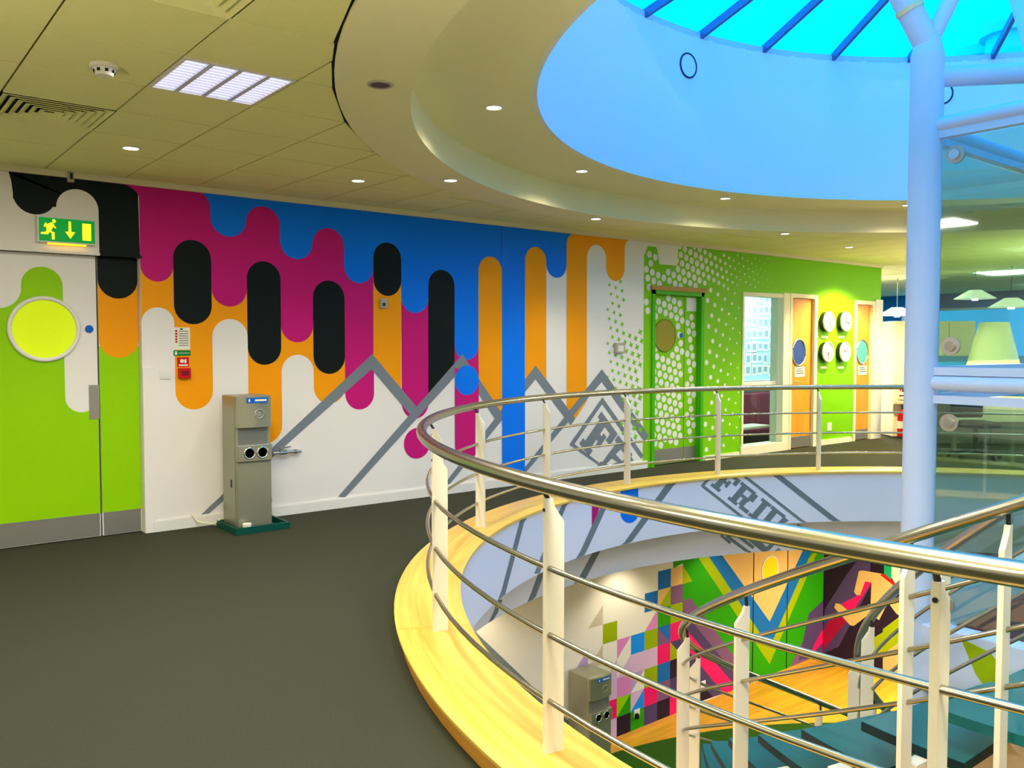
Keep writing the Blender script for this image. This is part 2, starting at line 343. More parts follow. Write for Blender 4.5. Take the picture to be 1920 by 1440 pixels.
# upper ring: plaster ring, cove, flat, drum
mb = MB(); mb.lathe([(5.02, 2.85), (5.02, 2.794), (4.64, 2.790), (4.655, 3.03), (3.92, 3.035), (3.92, 3.06), (5.02, 3.06)], n=160)
struct(mb, 'trim_2', plaster, 'stepped plaster ring of the ceiling', smooth=40)
mb = MB(); mb.lathe([(3.915, 3.032), (3.93, 4.47), (4.2, 4.47), (4.2, 3.06)], n=160)
struct(mb, 'wall_drum', drum_m, 'white drum under the skylight', smooth=40)

mb = MB(); mb.lathe([(5.0, 2.822), (5.06, 2.822), (5.06, 2.815), (5.0, 2.815)], n=160); struct(mb, 'trim_5', dark, 'dark shadow gap round the plaster ring', smooth=40)  # dark ring put in as the shade line at the plaster's edge
# ceiling tiles
GX, GY = 0.555, 0.5717
def clip_out(poly, r):
    cx_ = sum(p[0] for p in poly) / len(poly) - CX; cy_ = sum(p[1] for p in poly) / len(poly) - CY
    L = math.hypot(cx_, cy_); nx, ny = cx_ / L, cy_ / L; out = []
    f = lambda p: (p[0] - CX) * nx + (p[1] - CY) * ny - r
    for i in range(len(poly)):
        a, b = poly[i], poly[(i + 1) % len(poly)]; fa, fb = f(a), f(b)
        if fa >= 0: out.append(a)
        if fa * fb < 0: t = fa / (fa - fb); out.append((a[0] + (b[0] - a[0]) * t, a[1] + (b[1] - a[1]) * t))
    return out
tile_me = None; rest = MB()
SKIP = {(1, 0), (0, 2), (0, -2)}      # light panel and two air diffusers
def seen(x, y):
    v = Vector((x, y, ZC)) - CAMP; d = v.dot(FWD)
    if d < .3: return False
    return -40 < 960 + FPX * v.dot(RT) / d < 1960 and -60 < 720 - FPX * v.dot(UPC) / d
cand = []
for i in range(-9, 40):
    for j in range(-18, 16):
        xa, ya = 0.745 + i * GX, 4.0 + j * GY
        if ya > YW + 0.02 and xa < 13.0: continue
        yb = min(ya + GY, YW) if xa < 13.3 else ya + GY
        if (i, j) in SKIP or xa > 21.5 or yb - ya < .03: continue
        g = 0.006
        q = [(xa + g, ya + g), (xa + GX - g, ya + g), (xa + GX - g, yb - g), (xa + g, yb - g)]
        rr = [math.hypot(p[0] - CX, p[1] - CY) for p in q]
        if max(rr) < 5.04: continue
        if min(rr) < 5.04: q = clip_out(q, 5.032)
        if len(q) < 3: continue
        vis = any(seen(*p) for p in q); cand.append((vis, math.hypot(xa, ya), q, min(rr) < 5.04 or yb < ya + GY - .01, xa, ya))
cand.sort(key=lambda c: (not c[0], c[1]))
for n_, (vis, _, q, cut, xa, ya) in enumerate(cand):
    if vis and n_ < 290:
        if not cut:
            if tile_me is None:
                t0 = MB().prism([(p[0] - xa, p[1] - ya, 0) for p in q], (0, 0, 1), 0.014).build('ceiling_tile', tile_m, ceiling); tile_me = t0; t0.location = (xa, ya, ZC)
            else: link_copy(tile_me, ceiling, (xa, ya, ZC))
        else: MB().prism([(p[0], p[1], ZC) for p in q], (0, 0, 1), 0.014).build('ceiling_tile', tile_m, ceiling)
    else: rest.prism([(p[0], p[1], ZC) for p in q], (0, 0, 1), 0.014)
tag(rest.build('tile_field', tile_m, ceiling), kind='stuff')
# coving along the mural wall and baseboards
struct(MB().box(X0, 13.42, YW - .03, YW, ZC - .045, ZC), 'trim_3', coving, 'cream coving between ceiling and mural wall')
mb = MB(); mb.box(2.03, 7.86, YW - .018, YW, 0, .085); mb.box(2.03, 7.86, YW - .012, YW, .085, .095)
struct(mb, 'baseboard_left', plastic_w, 'white skirting board under the mural')
mb = MB(); mb.box(8.98, 9.70, YW - .018, YW, 0, .06); struct(mb, 'baseboard_green', cream)
mb = MB(); mb.box(11.63, 12.56, YW - .018, YW, 0, .08); struct(mb, 'baseboard_clocks', cream)
struct(MB().box(X0, 11.86, YW - .02, YW, ZF, ZF + .045), 'baseboard_lower', kerb_side)

# ------------------------------------------------------------------ painted mural
class Paint:
    """flat paint shapes on one surface, layers 0.5 mm apart"""
    def __init__(self, plane): self.pl = plane; self.mb = MB(); self.mats = []
    def mi(self, m):
        if m not in self.mats: self.mats.append(m)
        return self.mats.index(m)
    def poly(self, pts, m, layer):       # pts (u, z) on a plane y = Y or x = X
        ax, c = self.pl; e = 0.0005 * layer + .0004 + .000006 * (len(self.mb.f) % 70)
        vs = [(u, c - e, z) if ax == 'y' else (c - e, u, z) for u, z in pts]
        self.mb.add(vs, [tuple(range(len(vs)))], self.mi(m))
    def px(self, pts, m, layer):
        ax, c = self.pl
        P = [at_y(x, y, c) if ax == 'y' else at_x(x, y, c) for x, y in pts]
        self.poly([(p.x if ax == 'y' else p.y, p.z) for p in P], m, layer)
    def build(self, parent, label=None):
        o = self.mb.build('mural_paint', self.mats, parent); 
        if label: o['label'] = label
        return o
def arc(cx_, cz_, rx, rz, a0, a1, n=14):
    return [(cx_ + rx * math.cos(math.radians(a0 + (a1 - a0) * i / n)), cz_ + rz * math.sin(math.radians(a0 + (a1 - a0) * i / n))) for i in range(n + 1)]
def stack(x0, x1, zt, zb, rt=False, rb=False):
    r = (x1 - x0) / 2; c = (x0 + x1) / 2; p = []
    p += arc(c, zb + r, r, r, 180, 360) if rb else [(x0, zb), (x1, zb)]
    p += arc(c, zt - r, r, r, 0, 180) if rt else [(x1, zt), (x0, zt)]
    return p
def thick(pts, wd):
    """mitred open polyline of constant width -> quads"""
    out = []; n = len(pts); P = [Vector(p).to_2d() if len(p) == 3 else Vector(p) for p in pts]; off = []
    for i in range(n):
        d1 = (P[i] - P[i - 1]).normalized() if i > 0 else None; d2 = (P[i + 1] - P[i]).normalized() if i < n - 1 else None
        if d1 is None: d1 = d2
        if d2 is None: d2 = d1
        n1 = Vector((-d1.y, d1.x)); n2 = Vector((-d2.y, d2.x)); mm = (n1 + n2); mm.normalize(); off.append(mm * (wd / 2 / max(.3, mm.dot(n1))))
    for i in range(n - 1): out.append([tuple(P[i] + off[i]), tuple(P[i + 1] + off[i + 1]), tuple(P[i + 1] - off[i + 1]), tuple(P[i] - off[i])])
    return out
PX = [188, 257, 325, 396, 463, 526, 587, 646, 700, 752, 803, 852, 897, 941, 984, 1024, 1062, 1100, 1136, 1171, 1205]
XE = [1.668, 1.966, 2.22, 2.527, 2.831, 3.134, 3.44, 3.755, 4.059, 4.364, 4.675, 4.99, 5.292, 5.6, 5.915, 6.22, 6.521, 6.835, 7.141, 7.453, 7.772]
TOP = ZC - .04; FL = 0.09
def zc(c, y): return at_y((PX[c] + PX[c + 1]) / 2, y).z
P = Paint(('y', YW))
def col(c, m, L, y0=None, y1=None, rt=False, rb=False):
    P.poly(stack(XE[c], XE[c + 1], TOP if y0 is None else zc(c, y0), FL if y1 is None else zc(c, y1), rt, rb), m, L)
# black area above the door
xp = lambda x, y: at_y(x, y).x
zp = lambda x, y: at_y(x, y).z
P.px([(-60, 300), (8, 312), (16, 322), (21, 340), (24, 362), (24, 372), (-60, 372)], white, 2)
P.poly([(xp(0, 310), TOP), (xp(258, 340) - .16, TOP), (xp(258, 340), TOP), (1.966, 2.205), (1.668, 2.205), (1.668, zp(188, 394)), (xp(100, 390), zp(100, 388)), (xp(24, 372), zp(24, 372)), (xp(20, 335), zp(20, 335)), (xp(10, 316), zp(10, 316))], black, 1)
P.poly(stack(xp(24, 380), xp(105, 380), zp(60, 365), zp(64, 402), False, True), black, 1)
P.poly(stack(xp(105, 380), 1.668, zp(146, 355), 2.207, True, False), white, 2)
xa = 1.966; zt = zp(257, 372)
P.poly([(xa - .16, TOP)] + [(xa - .16 + .16 * math.sin(math.radians(a)), zt + (TOP - zt) * math.cos(math.radians(a))) for a in range(0, 91, 10)] + [(xa, TOP)], magenta, 3)
# fields
for c in (1, 3, 5): col(c, orange, 1, None, {1: 640, 3: 660, 5: 720}[c])
for c, y in ((2, 768), (4, 832), (6, 757)): col(c, orange, 1, 500, y, rb=True)
for c, y in ((1, 528), (3, 575), (5, 642), (7, 768), (9, 785)): col(c, magenta, 2, None, y, rb=True)
for c, y in ((2, 520), (4, 560), (6, 600)): col(c, magenta, 2, None, y)
for c, y in ((3, 444), (5, 486), (7, 531), (9, 587)): col(c, blue, 3, None, y, rb=True)
for c, y in ((4, 440), (6, 475), (8, 500), (10, 560), (12, 530), (14, 510)): col(c, blue, 3, None, y)
for c, y in ((4, 387), (6, 428)): col(c, magenta, 4, y, 520 if c == 4 else 560, rt=True)
x0 = XE[3]; zq = zp(392, 392)
P.poly([(x0 - .10, TOP)] + [(x0 - .10 + .10 * math.sin(math.radians(a)), zq + (TOP - zq) * math.cos(math.radians(a))) for a in range(0, 91, 10)] + [(x0, TOP)], blue, 3)
for c, y0, y1 in ((2, 450, 608), (4, 490, 684), (6, 526, 701), (8, 455, 555)): col(c, black, 6, y0, y1, True, True)
for c, y, yb in ((1, 576, None), (3, 598, None), (5, 665, None)): col(c, white, 5, y, yb, rt=True)
# cut columns ending on the mountain lines
def cut(c, m, L, y0, pts, rt=False):
    top = stack(XE[c], XE[c + 1], zc(c, y0), zc(c, y0) - .2, rt)[2:]
    P.poly([(at_y(x, y).x, at_y(x, y).z) for x, y in pts] + top, m, L)
cut(8, orange, 4, 480, [(700, 683), (752, 745)])
cut(10, black, 6, 506, [(803, 748), (852, 692)], True)
cut(12, orange, 5, 481, [(897, 735), (938, 788), (941, 784)], True)
cut(14, orange, 5, 463, [(984, 722), (1004, 698), (1024, 722)], True)
col(15, blue, 3, None, 521, rb=True)
col(11, blue, 3, None, 675, rb=True)
col(13, blue, 9, None, None)
P.poly([(XE[16], TOP)] + [], orange, 1) if False else None
cut(16, orange, 5, 500, [(1062, 778), (1074, 792), (1100, 752)])
r = .12; zt = TOP
P.poly([(XE[16], zc(16, 505)), (XE[17], zc(16, 505)), (XE[17], TOP)] + arc(XE[16] + r, TOP - r, r, r, 90, 180), orange, 5)
P.poly([(XE[16], TOP - r)] + arc(XE[16] + r, TOP - r, r, r, 180, 90) + [(XE[16], TOP)], blue, 3)
P.poly([(XE[17], zc(17, 490)), (XE[18], zc(18, 490)), (XE[18], TOP), (XE[17], TOP)], orange, 4)
col(17, white, 5, 459, 540, rt=True)
col(18, orange, 4, None, 527, rb=True)
r = .10; xo = XE[19]
P.poly([(xo, TOP)] + [(xo + r, TOP)] + [(xo + r - r * math.sin(math.radians(a)), TOP - r + r * math.cos(math.radians(a))) for a in range(0, 91, 10)], orange, 4)
# mountains
W2 = lambda pts: [(at_y(x, y).x, at_y(x, y).z) for x, y in pts]
for line in ([(383, 986), (697, 678), (778, 774)], [(640, 938), (866, 678), (940, 788)], [(836, 922), (1004, 698), (1074, 791)], [(975, 920), (1128, 704), (1212, 822)]):
    for q in thick(W2(line), .105): P.poly([(u, max(z, FL)) for u, z in q], grey, 7)
for c, y0, y1 in ((11, 668, 862),):
    col(c, magenta, 2, y0 - 20, y1, rb=True); P.poly(stack(XE[c], XE[c + 1], zc(c, 690), zc(c, 862), False, True), magenta, 8)
P.poly([(XE[11] + .05, zc(11, 692)), (XE[12], zc(11, 692)), (XE[12], zc(11, 640)), (XE[11] + .05, zc(11, 640))], magenta, 2)
cz_ = zp(875, 713); P.poly(arc((XE[11] + XE[12]) / 2, cz_, .153, .153, 0, 360, 28)[:-1], blue, 9)
P.poly(arc(xp(782, 831), zp(782, 831), .153, .153, 0, 360, 28)[:-1], magenta, 3)
# lettering: F R (I D) slab-serif strokes in a local frame (u along reading, v up), height 1
LET = {'F': (0.80, [(0, 0, .42, .13), (.10, 0, .32, 1), (0, .87, .78, 1), (.62, .66, .78, 1), (.10, .45, .52, .58), (.44, .36, .54, .68)]),
       'R': (0.98, [(0, 0, .42, .13), (.10, 0, .32, 1), (0, .87, .70, 1), (.60, .56, .84, .93), (.10, .45, .70, .58), (.46, .13, .66, .50), (.56, 0, .96, .16)]),
       'I': (0.44, [(0, 0, .44, .13), (.11, 0, .33, 1), (0, .87, .44, 1)]),
       'D': (0.92, [(0, 0, .66, .13), (.10, 0, .32, 1), (0, .87, .66, 1), (.62, .08, .86, .92)]),
       'A': (0.98, [(0, 0, .36, .13), (.62, 0, .98, .13), (.24, .30, .74, .42)])}
def letters(text, fn, put, u0, gap=.06, fat=0.0):
    for ch in text:
        wd, rs = LET[ch]
        for (a, b, c, d) in rs:
            a, b, c, d = a - fat, b - fat, c + fat, d + fat; put([fn(u0 + a, b), fn(u0 + c, b), fn(u0 + c, d), fn(u0 + a, d)])
        u0 += wd + gap
A0 = Vector(W2([(1072, 833)])[0]); AU = (Vector(W2([(1205, 858)])[0]) - Vector(W2([(1129, 751)])[0])).normalized(); AV = Vector(W2([(1129, 751)])[0]) - A0; HV = AV.length; AV.normalize()
fr = lambda a, b: tuple(A0 + AU * a + AV * b)
for q in thick([fr(.70, 0), fr(0, 0), fr(0, HV), fr(1.0, HV)], .055): P.poly([(u, max(z, FL)) for u, z in q], grey, 7)
LH = HV * .70
letters('FR', lambda u, v: fr(.09 + u * LH, HV * .14 + v * LH), lambda q: P.poly([(min(u, 7.86), max(z, FL)) for u, z in q], grey, 8), 0, .06, .022)
# halftone stars and green halftone field
LA, LB = Vector((.106, -.030)), Vector((.079, .0768)); base = Vector((8.0, 1.0))
def lattice(x0, x1, z0, z1):
    for i in range(-60, 60):
        for j in range(-40, 40):
            p = base + LA * i + LB * j
            if x0 <= p.x <= x1 and z0 <= p.y <= z1: yield p
def star(p, r):
    return [(p.x + (r if k % 2 == 0 else r * .45) * math.cos(PI / 4 * k + .35), p.y + (r if k % 2 == 0 else r * .45) * math.sin(PI / 4 * k + .35)) for k in range(8)]
for p in lattice(7.16, 7.76, .35, zp(1150, 530) + .02):
    if p.x > 7.45 and p.y > zp(1190, 620): continue
    if p.x < 7.40 and p.y < .95: continue
    P.poly(star(p, .026 + .024 * max(0, (p.x - 7.1) / .7) * (1 if p.y < 1.7 else .7)), spotg, 10 if p.y < 1.0 else 2)
zt1, zt2, zt3 = zp(1220, 462), zp(1255, 497), zp(1290, 455)
GXL = 7.79
P.poly([(GXL, .0), (POLKA[0], .0), (POLKA[0], zt2), (8.07, zt2), (8.03, zt1 - .03), (8.0, zt1), (7.86, zt1), (GXL, zt1 - .12)], spotg, 1)
P.poly([(POLKA[0], POLKA[3]), (POLKA[1], POLKA[3]), (POLKA[1], zt3), (8.50, zt3), (8.42, zt3 - .02), (8.40, zt2), (POLKA[0], zt2)], spotg, 1)
P.poly([(POLKA[1], 0.06), (WIN1[0], 0.06), (WIN1[0], TOP), (8.6, TOP), (8.6, zt3), (POLKA[1], zt3)], spotg, 1)
P.poly([(8.55, zt3 - .02), (8.7, zt3 - .02), (8.7, TOP), (8.6, TOP)], spotg, 1)
P.poly([(WIN1[0], WIN1[3]), (11.56, WIN1[3] if False else 2.26), (11.56, TOP), (WIN1[0], TOP)], spotg, 1)
P.poly([(11.56, .06), (12.62, .06), (12.62, TOP), (11.56, TOP)], spotg, 1)
P.poly([(12.62, 2.22), (13.42, 2.22), (13.42, TOP), (12.62, TOP)], spotg, 1)
def dot(p, r, L=2, m=white, pp=None): (pp or P).poly(arc(p.x, p.y, r, r, 0, 360, 12)[:-1], m, L)
for p in lattice(GXL + .03, 8.95, .1, zt3):
    if POLKA[0] - .04 < p.x < POLKA[1] + .04 and p.y < POLKA[3] + .05: continue
    if p.x < POLKA[0] and p.y < 1.9: continue
    if p.x < 8.38 and p.y > zt2 - .06 and not (p.x < 8.0 and p.y < zt1 - .05): continue
    dot(p, .043 if p.x < 8.9 else .034)
def lattice2(x0, x1, z0, z1):
    for i in range(-40, 40):
        for j in range(-30, 30):
            p = base + Vector((.150, -.055)) * i + Vector((.062, .140)) * j
            if x0 <= p.x <= x1 and z0 <= p.y <= z1: yield p
for p in lattice2(8.98, 9.72, .12, 2.30): dot(p, .036 - .024 * (p.x - 8.95) / .78)
for p in lattice(8.95, 9.72, 2.30, TOP - .04): dot(p, .040 - .030 * (p.x - 8.95) / .78)
for p in lattice(9.72, 10.6, 2.3, TOP - .04):
    rr = .016 - .016 * (p.x - 9.72) / .9
    if rr > .003: dot(p, rr)
P.build(wall_left, 'painted mural of dripping black, magenta, blue and orange columns, grey peaks and green halftone')

# ------------------------------------------------------------------ door 1: lime double door
YD = YW + .075
d1 = empty('door_1', (1.3, YD, 0), 'lime and white painted double door under the green exit sign', 'door', None, 'structure')
MB().box(.62, .665, YD - .01, YW + .2, 0, 2.205).build('door_frame', white, d1)
MB().box(1.966, 2.052, YW - .014, YW, 0, 1.33).build('door_architrave', white, d1)
leaf = MB().box(.675, 1.655, YD, YD + .045, .008, 2.195).build('leaf', white, d1)
leaf2 = MB().box(1.668, 1.962, YD, YD + .045, .008, 2.195).build('leaf', white, d1)
MB().box(.62, 1.965, YD + .05, YD + .1, 0, 2.205).build('door_stop', dark, d1)
MB().box(.60, 1.668, YW - .02, YW + .02, 2.195, 2.215).build('head_trim', white, d1); MB().box(1.668, 1.975, YW - .02, YW + .02, 2.195, 2.215).build('head_trim', black, d1)
D = Paint(('y', YD)); dx = lambda x, y: at_y(x, y, YD).x; dz = lambda x, y: at_y(x, y, YD).z
KP = .19
xl = dx(40, 570); xm = dx(118, 560); xr = 1.655
D.poly([(.675, KP), (xr, KP), (xr, dz(155, 742)), (xm, dz(155, 742)), (xm, dz(100, 600)), (xl, dz(40, 600)), (.675, dz(20, 600))], lime, 1)
D.poly([(xm, dz(155, 742)), (xr, dz(155, 742)), (xr, dz(155, 742) + .4), (xm, dz(155, 742) + .4)], lime, 1)
D.poly(stack(xl, xm, dz(80, 500), dz(80, 620), True), lime, 1)
D.poly(stack(xm, 1.655, dz(150, 560), dz(155, 773), False, True), white, 2)
D.poly(stack(xl - .30, xl, dz(20, 480), dz(10, 578), False, True), white, 2)
D.poly([(.675, dz(20, 600)), (xl, dz(20, 600)), (xl, dz(20, 545)), (.675, dz(20, 545))], lime, 1)
D.build(leaf)
D = Paint(('y', YD))
D.poly([(1.668, KP), (1.962, KP), (1.962, 1.5), (1.668, 1.5)], lime, 1)
D.poly(stack(1.668, 1.962, dz(222, 600), dz(225, 671), False, True), orange, 2)
D.poly([(1.668, dz(222, 610)), (1.962, dz(222, 610)), (1.962, dz(222, 520)), (1.668, dz(222, 520))], orange, 2)
D.poly(stack(1.668, 1.962, 2.195, dz(222, 560), False, True), black, 3)
D.build(leaf2)
MB().box(.685, 1.648, YD - .003, YD, .012, KP).build('kick_plate', plate_m, d1)
MB().box(1.676, 1.955, YD - .003, YD, .012, KP).build('kick_plate', plate_m, d1)
pa, pb = at_y(166, 722, YD), at_y(187, 785, YD)
MB().box(pa.x, pb.x, YD - .006, YD, pb.z, pa.z).build('push_plate', plate_m, d1)
vc = at_y(83, 617, YD)
vr = MB().torus((vc.x, YD - .012, vc.z), (0, -1, 0), .232, .016, 48, 10).build('vision_ring', plastic_w, d1, smooth=60)
MB().disc((vc.x, YD - .006, vc.z), (0, -1, 0), .226, .004, 48).build('vision_glass', yellowglass, d1)
bc = at_y(167, 617, YD); MB().disc((bc.x, YD - .004, bc.z), (0, -1, 0), .03, .004, 24).build('fire_door_sign', bluedisc, d1)
s_ = MB(); s_.box(bc.x - .017, bc.x + .017, YD - .0055, YD - .004, bc.z - .004, bc.z + .004); s_.build('sign_print', paper, d1)
# exit sign
e0, e1 = at_y(70, 410), at_y(175, 458)
ez0, ez1 = at_y(120, 455).z, at_y(120, 412).z
ex = empty('exit_sign', ((e0.x + e1.x) / 2, YW - .05, ez0), 'green emergency exit sign with running man, arrow and door above the lime door', 'sign')
MB().box(e0.x - .01, e1.x + .01, YW - .05, YW, ez0 - .01, ez1 + .01).build('sign_box', plastic_w, ex)
MB().box(e0.x, e1.x, YW - .053, YW - .05, ez0, ez1).build('sign_face', signgreen, ex)
wS = e1.x - e0.x; hS = ez1 - ez0
def S(u, v): return (e0.x + u * wS, YW - .0535, ez0 + v * hS)
pic = MB()
for poly in ([(.235, .80), (.275, .78), (.30, .86), (.275, .95), (.24, .93)], [(.12, .70), (.22, .80), (.27, .72), (.20, .40), (.13, .45)], [(.08, .62), (.11, .76), (.13, .78), (.13, .70), (.10, .58)],
             [(.22, .75), (.30, .60), (.29, .55), (.22, .66)], [(.13, .45), (.20, .42), (.15, .28), (.03, .28), (.03, .35), (.11, .38)], [(.18, .45), (.27, .38), (.27, .08), (.22, .08), (.22, .34)],
             [(.525, .90), (.565, .90), (.57, .45), (.64, .45), (.55, .15), (.46, .45), (.52, .45)], [(.77, .12), (.93, .12), (.93, .86), (.77, .86)]):
    pic.prism([S(*q) for q in poly], (0, -1, 0), .001)
pic.build('pictogram', signyellow, ex)
MB().box(e0.x + .06, e1.x - .06, YW - .045, YW - .015, ez0 - .022, ez0 - .01).build('lamp_strip', signglow, ex)
# holder bracket above
b0 = at_y(131, 331); hb = empty('door_hold_bracket', (b0.x, YW - .04, b0.z - .04), 'small grey bracket on the black paint above the lime door', 'bracket')
MB().box(b0.x - .022, b0.x + .022, YW - .035, YW, b0.z - .045, b0.z + .045).build('body', greyplastic, hb)
MB().box(b0.x - .006, b0.x + .012, YW - .04, YW - .035, b0.z - .025, b0.z + .02).build('catch', darkmetal, hb)

# ------------------------------------------------------------------ signs and small devices on the mural wall
def wall_box(name, px0, py0, px1, py1, m, d, label, cat, group=None):
    a, b = at_y(px0, (py0 + py1) / 2), at_y(px1, (py0 + py1) / 2); za, zb = at_y((px0 + px1) / 2, py1).z, at_y((px0 + px1) / 2, py0).z
    t = empty(name, ((a.x + b.x) / 2, YW, za), label, cat, group)
    MB().box(a.x, b.x, YW - d, YW, za, zb).build('plate', m, t, bevel=min(.004, d * .3))
    return t, a.x, b.x, za, zb
t, xa, xb, za, zb = wall_box('fire_action_notice', 326, 614, 356, 656, paper, .006, 'cream fire action notice with red markings beside the orange drip', 'notice')
q = MB(); W_ = xb - xa; H_ = zb - za
for k in range(7): q.box(xa + W_ * .30, xa + W_ * .9, YW - .0075, YW - .006, za + H_ * (.82 - k * .105), za + H_ * (.845 - k * .105))
q.box(xa + W_ * .38, xa + W_ * .55, YW - .0075, YW - .006, za + H_ * .90, za + H_ * .96)
q.build('notice_text', darkmetal, t)
q = MB()
for k in range(5): q.box(xa + W_ * .07, xa + W_ * .2, YW - .0075, YW - .006, za + H_ * (.80 - k * .12), za + H_ * (.88 - k * .12))
q.build('red_marks', red, t)
t, xa, xb, za, zb = wall_box('assembly_strip_sign', 325, 657, 357, 667, mat('strip_green', (20, 130, 60), .5), .006, 'narrow green strip sign under the cream notice', 'sign')
q = MB(); W_ = xb - xa; q.box(xa + W_ * .08, xa + W_ * .2, YW - .0075, YW - .006, za + .008, zb - .008); q.box(xa + W_ * .3, xa + W_ * .92, YW - .0075, YW - .006, za + .02, zb - .02); q.build('strip_print', paper, t)
t, xa, xb, za, zb = wall_box('call_point_sign', 332, 670, 354, 688, red, .005, 'square red and white sign above the fire call point', 'sign')
q = MB(); W_ = xb - xa; H_ = zb - za; q.disc(((xa + xb) / 2 - W_ * .1, YW - .0055, za + H_ * .62), (0, -1, 0), W_ * .17, .001); q.box(xa + W_ * .12, xa + W_ * .9, YW - .0065, YW - .005, za + H_ * .1, za + H_ * .26); q.box(xa + W_ * .6, xa + W_ * .78, YW - .0065, YW - .005, za + H_ * .4, za + H_ * .8); q.build('sign_print', paper, t)
t, xa, xb, za, zb = wall_box('fire_call_point', 333, 690, 355, 709, red, .045, 'red fire alarm call point box with dark window', 'alarm')
W_ = xb - xa; H_ = zb - za; MB().box(xa + W_ * .2, xb - W_ * .2, YW - .048, YW - .045, za + H_ * .3, zb - H_ * .25).build('break_glass', dred, t)
t, xa, xb, za, zb = wall_box('light_switch', 299, 695, 319, 711, plastic_w, .012, 'white light switch plate left of the fire call point', 'switch')
W_ = xb - xa; H_ = zb - za
for k in (0, 1): MB().box(xa + W_ * (.15 + .4 * k), xa + W_ * (.42 + .4 * k), YW - .017, YW - .012, za + H_ * .25, zb - H_ * .25).build('rocker', plastic_w, t)
t, xa, xb, za, zb = wall_box('wall_sensor', 711, 560, 725, 578, greyplastic, .03, 'small grey wall sensor under the short black capsule', 'sensor')
MB().box(xa + .02, xa + .05, YW - .033, YW - .03, za + .02, za + .05).build('lens', darkmetal, t)
t, xa, xb, za, zb = wall_box('door_entry_box', 1151, 643, 1168, 662, greyplastic, .04, 'grey entry control box among the green stars', 'control box')
W_ = xb - xa; MB().box(xa + W_ * .2, xb - W_ * .2, YW - .043, YW - .04, za + .02, zb - .03).build('cover', plastic_w, t)
# tap on the wall beside the cooler
tp = at_y(520, 848); tpe = empty('wall_tap', (tp.x, YW, tp.z), 'steel pipe tap with lever on the white wall right of the water cooler', 'tap')
xe = at_y(560, 846).x
MB().rod((tp.x - .06, YW - .05, tp.z), (xe, YW - .05, tp.z), .013).build('pipe', steel2, tpe, smooth=40)
MB().rod((xe - .02, YW - .05, tp.z), (xe - .02, YW, tp.z), .013).build('wall_elbow', steel2, tpe, smooth=40)
q = MB(); q.rod((tp.x, YW - .05, tp.z), (tp.x + .06, YW - .05, tp.z), .024); q.rod((tp.x + .03, YW - .05, tp.z), (tp.x + .03, YW - .05, tp.z + .04), .01); q.build('valve_body', chrome, tpe, smooth=40)
MB().obox((tp.x + .055, YW - .05, tp.z + .042), (1, 0, .1), (0, 1, 0), (0, 0, 1), .10, .018, .01).build('lever', steel2, tpe)
q = MB(); q.rod((tp.x + .13, YW - .05, tp.z), (tp.x + .16, YW - .05, tp.z), .02); q.build('coupling', chrome, tpe, smooth=40)

# ------------------------------------------------------------------ water coolers
def cooler(x0, yb, z0, label, cat='water cooler', W_=.30, Dp=.31, Hh=1.07, lower=False):
    yf = yb - Dp; x1 = x0 + W_; t = empty('water_cooler', (x0 + W_ / 2, yb - Dp / 2, z0), label, cat)
    b = MB(); b.box(x0, x1, yf + .03, yb, z0, z0 + Hh); b.build('body', cooler_m, t, bevel=.012)
    b = MB(); b.box(x0 + .005, x1 - .005, yf, yf + .035, z0, z0 + Hh * .50); b.build('lower_door', cooler_m, t, bevel=.01)
    n = 10; top = []
    prof = [(x0 + .005 + (W_ - .01) * i / n, yf - .025 * math.sin(PI * i / n)) for i in range(n + 1)]
    b = MB(); b.prism([(x, y, z0 + Hh * .76) for x, y in prof] + [(x1 - .005, yf + .04, z0 + Hh * .76), (x0 + .005, yf + .04, z0 + Hh * .76)], (0, 0, 1), Hh * .235); b.build('top_hood', cooler_m, t, smooth=30)
    b = MB(); b.box(x0 + .03, x1 - .03, yf + .026, yf + .032, z0 + Hh * .63, z0 + Hh * .76); b.build('dispense_recess', cooler_d, t)
    b = MB(); b.box(x0 + .005, x1 - .005, yf - .02, yf + .035, z0 + Hh * .50, z0 + Hh * .63); b.build('cup_shelf', cooler_m, t, bevel=.008)
    for k in (.34, .70):
        c = (x0 + W_ * k, yf - .02, z0 + Hh * .565); b = MB(); b.torus(c, (0, -1, 0), .043, .008, 28, 8); b.disc((c[0], c[1] + .002, c[2]), (0, -1, 0), .043, .002, 28, 1); b.build('dispense_dish', [chrome, cooler_d], t, smooth=50)
    c = (x0 + W_ * .62, yf - .022, z0 + Hh * .86); b = MB(); b.torus(c, (0, -1, 0), .036, .006, 28, 8); b.disc(c, (0, -1, 0), .02, .004, 24); b.build('push_button', steel2, t, smooth=50)
    b = MB(); b.box(x0 + W_ * .28, x0 + W_ * .86, yf - .028, yf - .020, z0 + Hh * .945, z0 + Hh * .985); b.build('name_plate', bluedisc, t)
    b = MB(); b.box(x0 + W_ * .5, x0 + W_ * .82, yf - .030, yf - .028, z0 + Hh * .958, z0 + Hh * .972); b.box(x0 + W_ * .32, x0 + W_ * .36, yf - .030, yf - .028, z0 + Hh * .955, z0 + Hh * .975); b.build('plate_print', paper, t)
    MB().box(x0 - .003, x0, yf + .1, yf + .13, z0 + Hh * .30, z0 + Hh * .36).build('hinge', darkmetal, t)
    for k in (.1, .9): MB().cylz((x0 + W_ * k, yf + .06), .015, z0 - .015, z0, 12).build('foot', darkmetal, t)
    return t
pf = at_z(445, 992, .03); CXO, CYB = pf.x, pf.y + .31
cooler(CXO, CYB, .03, 'grey upright water cooler in a green tray against the mural')
tr = empty('drip_tray', (CXO + .15, CYB - .2, 0), 'dark green plastic tray under the upstairs water cooler', 'tray')
